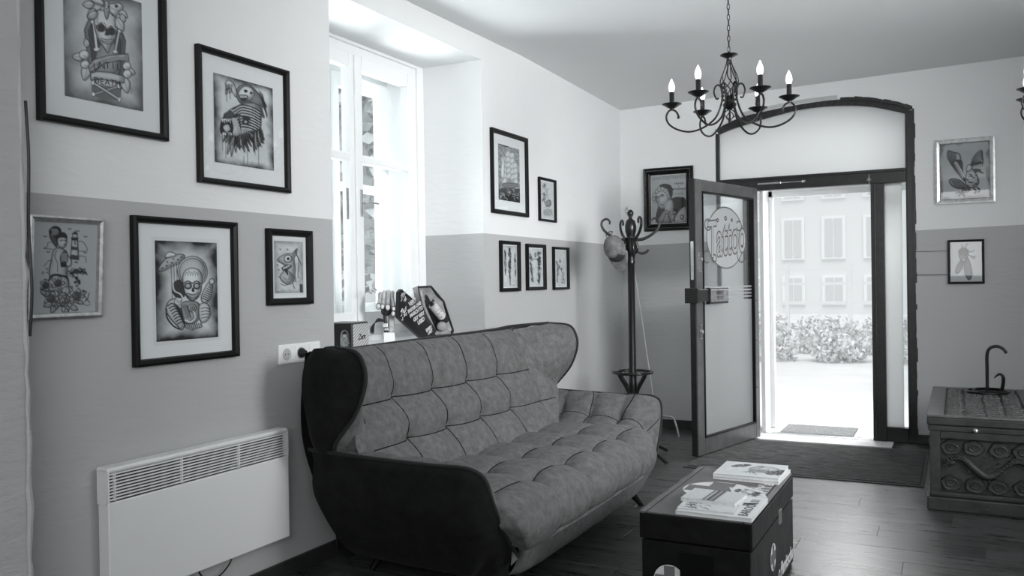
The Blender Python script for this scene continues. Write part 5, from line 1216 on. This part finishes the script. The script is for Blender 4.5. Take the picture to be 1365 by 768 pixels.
carve('carving', (CX0+.088, CY0+.035, CZ-.013), (1, 0, 0), (0, 1, 0), CX1-CX0-.176, CY1-CY0-.09, M_CHTOP, 8, False, .014)

# iron hook stand on the chest
hs = thing('hook_stand', 'black iron stand with curved hook on a double ring base, on the chest', 'stand', (.172, 6.45, CZ))
b = MB(); zc = CZ+.0085
b.tube([(.172+.123*math.cos(a), 6.45+.123*math.sin(a), zc) for a in [2*pi*i/40 for i in range(40)]], .0075, 8, True)
b.tube([(.185+.095*math.cos(a), 6.45+.095*math.sin(a), zc+.010) for a in [2*pi*i/40 for i in range(40)]], .005, 8, True)
b.build('ring_base', M_IRON, hs, True)
b = MB(); b.tube(cr([(.172, 6.45, CZ+.004), (.172, 6.45, CZ+.15), (.173, 6.45, CZ+.25), (.190, 6.45, CZ+.292), (.228, 6.45, CZ+.305), (.262, 6.45, CZ+.292), (.285, 6.45, CZ+.262)], 40), .0105, 10)
b.build('upright_hook', M_IRON, hs, True)
b = MB(); P_ = cr([(.252, 6.45, CZ+.008), (.262, 6.44, CZ+.06), (.262, 6.43, CZ+.11), (.240, 6.43, CZ+.125), (.212, 6.43, CZ+.100)], 24); b.tube(P_, [.0115-.0075*max(0, (i-12)/11) for i in range(24)], 8)
b.build('small_hook', M_IRON, hs, True)
b = MB().obox((.215, 6.45, zc), (.05, 0, 0), (0, .006, 0), (0, 0, .004)).build('cross_bar', M_IRON, hs)

# ================================================================ CHANDELIERS
def chandelier(c, rot, label, zc, group):
    cx_, cy_ = c; t = thing('chandelier', label, 'chandelier', (cx_, cy_, CH), group)
    def Pp(a, r, z): return Vector((cx_+r*math.cos(a), cy_+r*math.sin(a), zc+z))
    MB().lathe([(0, 0), (.05, 0), (.045, -.02), (.015, -.035), (0, -.035)], (cx_, cy_, CH+.0), 20).build('ceiling_rose', M_IRON, t, True)
    z = zc+.255; k = 0
    while z < CH-.03:
        b = MB(); d = Vector((math.cos(.5+k*pi/2), math.sin(.5+k*pi/2), 0))
        b.tube([Vector((cx_, cy_, z+.019))+d*.0068*math.cos(a)+Vector((0, 0, .0165*math.sin(a))) for a in [2*pi*i/14 for i in range(14)]], .0021, 5, True)
        b.build('chain_link', M_IRON, t, True); z += .0275; k += 1
    # top cap
    MB().lathe([(0, .238), (.044, .246), (.046, .243), (.03, .235), (.014, .228), (.012, .215), (0, .215)], (cx_, cy_, zc), 24).lathe([(0, .24), (.006, .24), (.006, .262), (0, .262)], (cx_, cy_, zc), 8).build('top_cap', M_IRON, t, True)
    # twisted basket
    for s_ in range(8):
        pts = []
        for i in range(30):
            u = i/29; r = .010+.036*math.sin(pi*min(1, u*1.0)**1.35)**1.2; pts.append(Pp(s_*pi/4+u*2.1+.2*math.sin(9*u), r, .222-.20*u))
        MB().tube(pts, .0028, 6).build('basket_wire', M_IRON, t, True)
    MB().lathe([(0, .030), (.024, .030), (.026, .022), (.026, -.004), (.036, -.010), (.034, -.020), (.018, -.034), (.010, -.04), (0, -.04)], (cx_, cy_, zc), 20).build('hub', M_IRON, t, True)
    for s_ in range(4):
        pts = [Pp(s_*pi/2+u*1.4, .004+.028*math.sin(pi*u), -.038-.055*u) for u in [i/12 for i in range(13)]]
        MB().tube(pts, .0025, 6).build('finial_wire', M_IRON, t, True)
    MB().lathe([(0, -.036), (.005, -.036), (.005, -.09), (.010, -.096), (.007, -.105), (.009, -.112), (0, -.118)], (cx_, cy_, zc), 12).build('finial', M_IRON, t, True)
    pr = [(.030, -.005), (.060, .025), (.082, .058), (.075, .088), (.056, .092), (.047, .070), (.050, .030)]
    pr2 = [(.034, .060), (.040, .0), (.070, -.075), (.130, -.122), (.200, -.142), (.265, -.128), (.312, -.095), (.325, -.055), (.305, -.022), (.275, -.030), (.260, -.060)]
    for k in range(6):
        a = rot+k*pi/3
        arm_ = MB().tube(cr([Pp(a, r, z) for r, z in pr2], 46), .0052, 8).build('arm', M_IRON, t, True)
        b = MB().tube(cr([Pp(a, r, z) for r, z in [(.036, .02), (.040, .07), (.052, .092), (.070, .085), (.078, .055), (.066, .02), (.055, .025)]], 26), .0046, 7); b.ball(Pp(a, .262, -.063), .008, 8, 6)
        b.build('scroll', M_IRON, arm_, True)
        q = Pp(a, .295, 0)
        MB().lathe([(0, -.026), (.008, -.026), (.010, -.016), (.022, -.010), (.040, .002), (.052, .008), (.051, .010), (.040, .006), (.036, .008), (.028, .004), (.02, .006), (0, .004)], q, 24).build('drip_pan', M_IRON, arm_, True)
        MB().lathe([(0, .004), (.0125, .004), (.0125, .070), (.011, .072), (0, .072)], q, 14).build('candle_sleeve', M_IRON, arm_, True)
        MB().lathe([(0, .070), (.010, .072), (.0155, .085), (.017, .098), (.0135, .115), (.007, .130), (.002, .142), (0, .143)], q, 14).build('bulb', M_BULB, arm_, True)
    return t
chandelier((-1.037, 4.5), .22, 'six arm black iron chandelier hanging in front of the street door', 2.220, 'iron chandeliers')
chandelier((.592, 5.205), .476, 'second black iron chandelier, only the edge of one arm in view at the right edge', 2.232, 'iron chandeliers')

# ================================================================ COAT STAND
sx, sy = -2.115, 6.0
cs = thing('coat_stand', 'black bentwood coat stand with curled hooks in the corner', 'coat stand', (sx, sy, 0))
MB().lathe([(0, .42), (.03, .42), (.03, .50), (.034, .52), (.028, .56), (.026, .9), (.026, 1.42), (.034, 1.44), (.026, 1.455), (.030, 1.48), (.040, 1.52), (.036, 1.56), (.045, 1.60), (.046, 1.615), (.030, 1.62), (.030, 1.63), (.040, 1.66), (.042, 1.70), (.032, 1.74), (.016, 1.752), (.012, 1.765), (.024, 1.785), (.024, 1.80), (.012, 1.818), (0, 1.822)], (sx, sy, 0), 20).build('pole', M_WOODB, cs, True)
VA = math.atan2(-sy, -sx)            # turn the stand so two hooks flank it
for k in range(4):
    a = VA+pi/2+.12+k*pi/2+(.25 if k % 2 else 0)
    def Q(r, z, off=0): return Vector((sx+r*math.cos(a)-off*math.sin(a), sy+r*math.sin(a)+off*math.cos(a), z))
    MB().tube(cr([Q(.03, 1.60), (Q(.09, 1.605)), Q(.16, 1.64), Q(.205, 1.69), Q(.208, 1.735), Q(.175, 1.755), Q(.150, 1.735), Q(.155, 1.715)], 34), [.013-.006*i/33 for i in range(34)], 10).build('upper_hook', M_WOODB, cs, True)
    MB().tube(cr([Q(.03, 1.60), Q(.045, 1.56), Q(.05, 1.52), Q(.075, 1.50), Q(.105, 1.505), Q(.13, 1.525)], 24), [.012-.003*i/23 for i in range(24)], 10).build('lower_hook', M_WOODB, cs, True)
    a2 = VA+.75+k*pi/2
    def Q2(r, z): return Vector((sx+r*math.cos(a2), sy+r*math.sin(a2), z))
    MB().tube(cr([Q2(.132, .625), Q2(.12, .60), Q2(.06, .52), Q2(.028, .44), Q2(.03, .36), Q2(.07, .22), Q2(.18, .10), Q2(.29, .04), Q2(.335, .018)], 44), .0135, 10).build('leg', M_WOODB, cs, True)
MB().tube([(sx+.142*math.cos(t_), sy+.142*math.sin(t_), .630) for t_ in [2*pi*i/44 for i in range(44)]], .0105, 10, True).build('umbrella_ring', M_WOODB, cs, True)
# baseball cap hung on the left hook
capc = Vector((-2.212, 5.935, 1.540)); cap = thing('baseball_cap', 'mottled grey baseball cap with dark front patch hanging from the coat stand', 'cap', capc)
viewd = Vector((-sx, -sy, 0)).normalized(); side_ = Vector((viewd.y, -viewd.x, 0))*-1
# cap axes: crown axis points to the viewer's left-up, brim hangs down right
A1 = (side_*.0+Vector((0, 0, -.93))+side_*.36).normalized()     # towards the brim
if (A1.dot(side_)) < 0: pass
A3 = (viewd*.80+side_*-.45+Vector((0, 0, .25))); A3 = (A3-A1*A3.dot(A1)).normalized(); A2 = A3.cross(A1)
V = []; nu, nv = 24, 12
for i in range(nv+1):
    ph = pi/2*i/nv
    for j in range(nu):
        th = 2*pi*j/nu; seam = 1-.02*abs(math.cos(3*th))
        V.append(capc+A1*(.100*math.cos(th)*math.cos(ph)*seam)+A2*(.080*math.sin(th)*math.cos(ph)*seam)+A3*(.10*math.sin(ph)))
mesh_obj('crown', V, [(i*nu+j, i*nu+(j+1) % nu, (i+1)*nu+(j+1) % nu, (i+1)*nu+j) for i in range(nv) for j in range(nu)], M_CAP, cap, True)
V = []
for i in range(9):
    for j in range(15):
        th = -1.15+2.3*j/14; e = i/8; r = 1+.85*e*math.cos(th*1.05)
        V.append(capc+A1*(.100*math.cos(th)*r)+A2*(.080*math.sin(th)*(1+.10*e))+A3*(.012-.035*e*math.sin(th)**2+.015*e))
bro = mesh_obj('brim', V, grid_faces(9, 15), M_CAP, cap, True); sdm = bro.modifiers.new('solid', 'SOLIDIFY'); sdm.thickness = .004
V = []
for i in range(7):
    for j in range(9):
        th = -.75+1.5*j/8; ph = .12+.75*i/6
        V.append(capc+(A1*(.1025*math.cos(th)*math.cos(ph))+A2*(.082*math.sin(th)*math.cos(ph))+A3*(.1025*math.sin(ph))))
mesh_obj('front_patch', V, grid_faces(7, 9), M_CAPD, cap, True)
MB().ball(capc+A3*.101, .006, 8, 6).build('top_button', M_CAP, cap, True)
MB().tube(cr([capc-A1*.098, capc-A1*.12+A2*.03, capc-A1*.125-A2*.02, capc-A1*.095-A2*.03], 14), .004, 6).build('strap', M_CAP, cap, True)
# hook and hanging cord in the corner, bent metal tube
tag(MB().tube(cr([(-2.62, YF-.01, 1.94), (-2.62, YF-.03, 1.96), (-2.63, YF-.03, 1.91), (-2.60, YF-.02, 1.90), (-2.585, YF-.02, 1.85), (-2.575, YF-.02, 1.78)], 20), .006, 6).build('wall_hook', M_CORD, None, True), 'small pale hook on the far wall behind the coat stand top', 'hook')
tag(MB().tube(cr([(-2.37, 6.62, 1.62), (-2.33, 6.62, 1.50), (-2.27, 6.61, 1.15), (-2.21, 6.60, .75), (-2.165, 6.6, .43), (-2.13, 6.6, .16), (-2.11, 6.6, .006)], 50), .0048, 8).build('walking_cane', M_CORD, None, True), 'thin pale cane leaning behind the coat stand', 'cane')
tag(MB().tube(cr([(-2.45, 6.93, .175), (-2.25, 6.92, .172), (-2.12, 6.91, .170), (-2.088, 6.91, .160), (-2.072, 6.91, .12), (-2.055, 6.91, .06), (-2.045, 6.91, .008)], 30), .0085, 8).tube([(-2.45, 6.93, .175), (-2.46, 6.93, .008)], .0085, 8).build('metal_footrest', M_SILVER, None, True), 'low bent metal tube frame standing by the far baseboard', 'frame')

# ================================================================ THINGS ON THE WINDOW SILL
# amplifier-like speaker
spk = thing('speaker_box', 'black speaker box with striped front and skeleton sticker on the sill', 'speaker', (-2.86, 3.66, SZ))
P1 = Vector((-2.80, 3.598, 0)); dR = (Vector((-2.845, 3.80, 0))-P1); wR = dR.length; dR.normalize(); dL = Vector((-dR.y, dR.x, 0)); 
if dL.x > 0: dL = -dL
wL = .16; hS = .135
cc = P1+dR*wR/2+dL*wL/2+Vector((0, 0, SZ+hS/2))
MB().obox(cc, dR*wR/2, dL*wL/2, Vector((0, 0, hS/2))).build('cabinet', M_BLACK, spk, bevel=.008, seg=3)
fc = P1+dR*wR/2+Vector((0, 0, SZ+hS/2))
MB().obox(fc-dL*.001, dR*(wR/2-.009), dL*.002, Vector((0, 0, hS/2-.009))).build('grille', M_GRILLE, spk)
text_mesh('signature', 'Zorn', .042, basis(fc-dL*.0035+dR*.01-Vector((0, 0, .012)), dR, (0, 0, 1)), M_INK, spk, .0003, shear=.35, off=.0008)
sc = P1+dL*.05+Vector((0, 0, SZ+.05))
cvs = Cv(60, 90, .03)
cvs.blob([(20, 20), (50, 8), (80, 20), (84, 50), (90, 80), (80, 98), (18, 98), (10, 60)], .35, .02)
for a in ((38, 30, 9, 8), (62, 30, 9, 8)): cvs.ell(a[0], a[1], a[2], a[3], .03, .02)
cvs.ell(50, 42, 20, 12, .5, .02); cvs.blob([(30, 24), (50, 12), (72, 24), (70, 32), (30, 32)], .02, .5)
for i in range(40):
    x = random.uniform(15, 85); y = random.uniform(50, 96); cvs.cur([(x, y), (x+5, y-4), (x+9, y+3)], 1.2, random.choice((.03, .55, .3)))
print_mesh(cvs, P1+dL*.075-dR*.0012+Vector((0, 0, SZ+.108)), -dL*.068, Vector((0, 0, -.10)), spk)

# grasping hand sculpture on a pale block
HX_, HY_ = -2.93, 4.09
Rt_ = Vector((.80, .60, 0)).normalized()     # viewer's right at this spot
vd = Vector((-HX_, -HY_, 0)).normalized(); Rt_ = Vector((vd.y, -vd.x, 0))*-1
if Rt_.y < 0: Rt_ = -Rt_
hd = thing('hand_sculpture', 'grasping monster hand figure with ringed fingertips holding a dark ball, on the sill', 'figurine', (HX_, HY_, SZ))
def W(a, z, d=0): return Vector((HX_, HY_, 0))+Rt_*a+vd*d+Vector((0, 0, z))
MB().obox(W(.012, SZ+.028), Rt_*.032, vd*.03, Vector((0, 0, .028))).build('block_base', M_WHITE, hd, bevel=.003)
# skinned hand: forearm, palm behind the ball, five curled fingers
sk_v = []; sk_e = []; sk_r = []
def node(p, r, prev=None):
    sk_v.append(p); sk_r.append(r)
    if prev is not None: sk_e.append((prev, len(sk_v)-1))
    return len(sk_v)-1
a0 = node(W(.020, SZ+.050), .021); a1 = node(W(.024, SZ+.10), .021, a0); a2 = node(W(.026, SZ+.145, -.005), .020, a1); a3 = node(W(.024, SZ+.185, -.022), .026, a2); a4 = node(W(.014, SZ+.235, -.028), .027, a3)
tips = []
for (xb, xk, xt, zt_, zk) in ((-.030, -.036, -.046, .205, .285), (-.010, -.014, -.024, .202, .292), (.012, .012, .006, .197, .298), (.032, .034, .040, .188, .290)):
    b1 = node(W(xb*.8+.006, SZ+.262, -.022), .014, a4); b2 = node(W(xk, SZ+zk, .002), .0145, b1); b3 = node(W(xk-.002, SZ+zk-.028, .026), .0115, b2); b4 = node(W(xt, SZ+zt_+.018, .036), .0115, b3); b5 = node(W(xt, SZ+zt_, .036), .0105, b4); tips.append(W(xt, SZ+zt_+.004, .044))
t1 = node(W(.042, SZ+.185, -.004), .013, a3); t2 = node(W(.050, SZ+.180, .020), .0115, t1); t3 = node(W(.038, SZ+.165, .038), .010, t2); tips.append(W(.036, SZ+.165, .047))
me = bpy.data.meshes.new('hand'); me.from_pydata([tuple(v) for v in sk_v], sk_e, []); me.update()
ho = bpy.data.objects.new('hand', me); COL.objects.link(ho); 
sm_ = ho.modifiers.new('skin', 'SKIN'); sm_.use_smooth_shade = True
for i, r in enumerate(sk_r): me.skin_vertices[0].data[i].radius = (r, r)
me.skin_vertices[0].data[0].use_root = True
ss = ho.modifiers.new('sub', 'SUBSURF'); ss.levels = 2; ss.render_levels = 2
me.materials.append(M_SKIN); adopt(ho, hd)
for i, tp_ in enumerate(tips):
    r = .0135 if i != 2 else .016
    nl = MB(); nl.ball(tp_, (r*.8, r*.8, r), 10, 7); n_o = nl.build('fingernail', M_NAIL, hd, True)
    MB().tube([tp_+vd*.005+Rt_*r*1.05*math.cos(a)+Vector((0, 0, r*1.25*math.sin(a))) for a in [2*pi*k/16 for k in range(16)]], .0016, 5, True).build('nail_rim', M_INK, n_o, True)
MB().ball(W(-.004, SZ+.180, .012), (.030, .030, .029), 18, 12).build('ball', M_INK, hd, True)
MB().tube([W(-.012, SZ+.158, .01), W(-.006, SZ+.05, .01)], [.009, .011], 10).build('handle_rod', M_BLACK, hd, True)
MB().obox(W(-.010, SZ+.098, .014), Rt_*.014, vd*.012, Vector((0, 0, .012))).obox(W(-.004, SZ+.075, .014), Rt_*.011, vd*.010, Vector((0, 0, .007))).build('rod_fitting', M_SILVER, hd, bevel=.002)
fb = MB()
for i in range(70):
    s = random.uniform(-1, 1)
    fb.tube(cr([W(-.018, SZ+.125+s*.006, .012), W(-.052, SZ+.128+s*.010, .012+s*.006), W(-.078+s*.006, SZ+.10, .012), W(-.088+s*.014, SZ+.055+random.uniform(-.012, .02), .012+s*.012)], 9), [.0020]*6+[.0016, .001, .0004], 4)
ft = fb.build('hair_tassel', M_HAIR, hd, True)
bw = MB()
for a, z, r in ((-.070, .302, .016), (-.092, .288, .013)):
    P_ = [W(a+r*math.cos(t_)*1.1, SZ+z+r*.7*math.sin(t_), .02) for t_ in [2*pi*i/14 for i in range(14)]]; bw.prism(P_, vd*.003)
bw.tube(cr([W(-.074, SZ+.292, .02), W(-.060, SZ+.285, .02), W(-.045, SZ+.280, .01)], 8), .002, 5).build('butterfly', M_GRILLE, hd)

# coffin-shaped box, open: lid with white lettering, lined body leaning on the reveal
def V3(a): return Vector(a)
cf = thing('coffin_case', 'open coffin shaped presentation case with lettered lid and satin lining on the sill', 'case', (-2.88, 4.55, SZ))
# body plane (viewer sees lining): outline in plane coordinates from measured corners at x=-2.84
bo = [V3((-2.885, 4.345, 1.287)), V3((-2.885, 4.50, 1.290)), V3((-2.875, 4.635, 1.190)), V3((-2.850, 4.705, 1.0)), V3((-2.845, 4.680, .972)), V3((-2.845, 4.475, .975)), V3((-2.87, 4.36, 1.175))]
cen = sum(bo, Vector())/7; nb = (bo[1]-bo[0]).cross(bo[3]-bo[1]).normalized()
if nb.x < 0: nb = -nb
nb = (nb+Vector((0, -.35, .1))).normalized()
MB().prism([p-nb*.05 for p in bo], nb*.006).build('base_board', M_BLACK, cf)
sh = MB(); n = len(bo)
for i in range(n):
    a, b = bo[i], bo[(i+1) % n]; ai, bi = a.lerp(cen, .07), b.lerp(cen, .07)
    sh.add([a, b, bi, ai, a-nb*.05, b-nb*.05, bi-nb*.05, ai-nb*.05], [(0, 1, 2, 3), (0, 4, 5, 1), (3, 2, 6, 7)])
sh.build('case_wall', M_BLACK, cf)
# padded lining
li = [p.lerp(cen, .08)-nb*.012 for p in bo]; lc = cen-nb*.040
V = []; K = 8
out_ = cr(li, 56, True)
for k in range(K+1):
    f = k/K
    for i, p in enumerate(out_): V.append(p.lerp(lc, f)-nb*(.0+.028*math.sin(pi/2*min(1, f*1.6)))*1.0+nb*.006*math.sin(i*.9)*math.sin(pi*f)*1.5)
mesh_obj('lining', V, [(k*56+i, k*56+(i+1) % 56, (k+1)*56+(i+1) % 56, (k+1)*56+i) for k in range(K) for i in range(56)], M_CLOTH, cf, True)
dn = (bo[5].lerp(bo[3], .5)-bo[0].lerp(bo[1], .5)).normalized(); rt_ = (bo[1]-bo[0]).normalized()
pc = cen+dn*.105-nb*.008
MB().ball(pc, (.026, .052, .030), 16, 10).build('cushion', M_CLOTH, cf, True)
MB().tube([bo[0].lerp(cen, .16)-nb*.008, bo[6].lerp(cen, .18)-nb*.004, bo[5].lerp(cen, .16)-nb*.006], [.016, .012, .010], 8).build('lining_fold', M_CLOTH, cf, True)
# lid, hinged along the body's left edge, opening toward the viewer's left
lo = [V3((-2.82, 4.085, 1.273)), V3((-2.83, 4.072, 1.255)), V3((-2.84, 4.075, 1.11)), V3((-2.825, 4.285, .978)), V3((-2.815, 4.385, .982)), V3((-2.825, 4.465, 1.01)), V3((-2.845, 4.31, 1.175))]
nl_ = (lo[3]-lo[1]).cross(lo[5]-lo[1]).normalized()
if nl_.x < 0: nl_ = -nl_
MB().prism([p-nl_*.022 for p in lo], nl_*.022).build('lid', M_BLACK, cf, bevel=.002)
ax = (lo[5]-lo[3]).normalized(); up_ = (lo[0]-lo[4]); up_ = (up_-ax*up_.dot(ax)).normalized()
txt = [('VERY', .155, -.045, .030), ('FASTER ONE', .118, -.048, .026), ('MARCH TO', .092, -.043, .026), ('GET VERY', .064, -.036, .026), ('USED', .036, -.022, .028), ('EVERY', -.018, .002, .026), ('LAST', -.044, .008, .026)]
lc2 = lo[3].lerp(lo[4], .5)
tx = (Vector((.12, .93, .34))).normalized(); tx = (tx-nl_*tx.dot(nl_)).normalized(); ty = nl_.cross(tx)
for s, z, a, sz in (('VERY', 1.193, 4.205, .037), ('FASTER ONE', 1.163, 4.225, .028), ('MARCH TO', 1.137, 4.243, .030), ('GET VERY', 1.108, 4.268, .030), ('USED', 1.080, 4.290, .034), ('EVERY', 1.030, 4.372, .026), ('LAST', 1.010, 4.385, .026)):
    d = (Vector((0, a, z))-lo[3]); p = Vector((-2.83, a, z)); p = p-nl_*(p-lo[3]).dot(nl_)+nl_*.0008
    text_mesh('lid_lettering', s, sz, basis(p, tx, ty), M_LETTER, cf, .0004, off=.0012, space=.9)
for a, z, n_ in ((4.10, 1.235, 16), (4.095, 1.13, 16)):
    b = MB()
    for i in range(n_):
        p = Vector((-2.83, a+random.uniform(-.02, .035)+(0 if z < 1.2 else .0), z+random.uniform(-.035, .03))); p = p-nl_*(p-lo[3]).dot(nl_)+nl_*.002; b.tube([p, p+tx*.012+ty*random.uniform(-.01, .01), p+tx*.016+ty*.01], .0022, 5)
    b.build('lid_scroll_print', M_LETTER, cf)
# printed bottle lying in the case
btl = thing('printed_bottle', 'small bottle with white lettered label and dark cap lying in the coffin case', 'bottle', cen)
bd0 = cen-dn*.052-nb*.002-rt_*.018; bd1 = cen+dn*.060-nb*.002+rt_*.045; ax_ = (bd1-bd0).normalized(); L_ = (bd1-bd0).length
MB().lathe([(0, 0), (.024, 0), (.027, .006), (.027, L_*.80), (.022, L_*.86), (0, L_*.88)], bd0, 20, ax_).build('body', M_LETTER, btl, True)
MB().lathe([(0, L_*.84), (.025, L_*.84), (.029, L_*.90), (.028, L_*1.08), (0, L_*1.12)], bd0, 20, ax_).build('cap', M_INK, btl, True)
MB().lathe([(0, -.018), (.012, -.018), (.013, 0), (0, .002)], bd0, 14, ax_).build('neck', M_INK, btl, True)
b = MB(); q0 = ax_.cross(nb).normalized(); q1 = q0.cross(ax_)
for i in range(46):
    th = random.uniform(-1.2, 1.2); s = random.uniform(.008, L_*.74); nn_ = (nb*math.cos(th)+q0*math.sin(th)).normalized(); t2_ = nn_.cross(ax_)
    p = bd0+ax_*s+nn_*.0272; b.tube([p, p+t2_*random.uniform(.004, .009)+ax_*random.uniform(-.003, .003)], .0013, 4)
b.build('label_print', M_INK, btl)
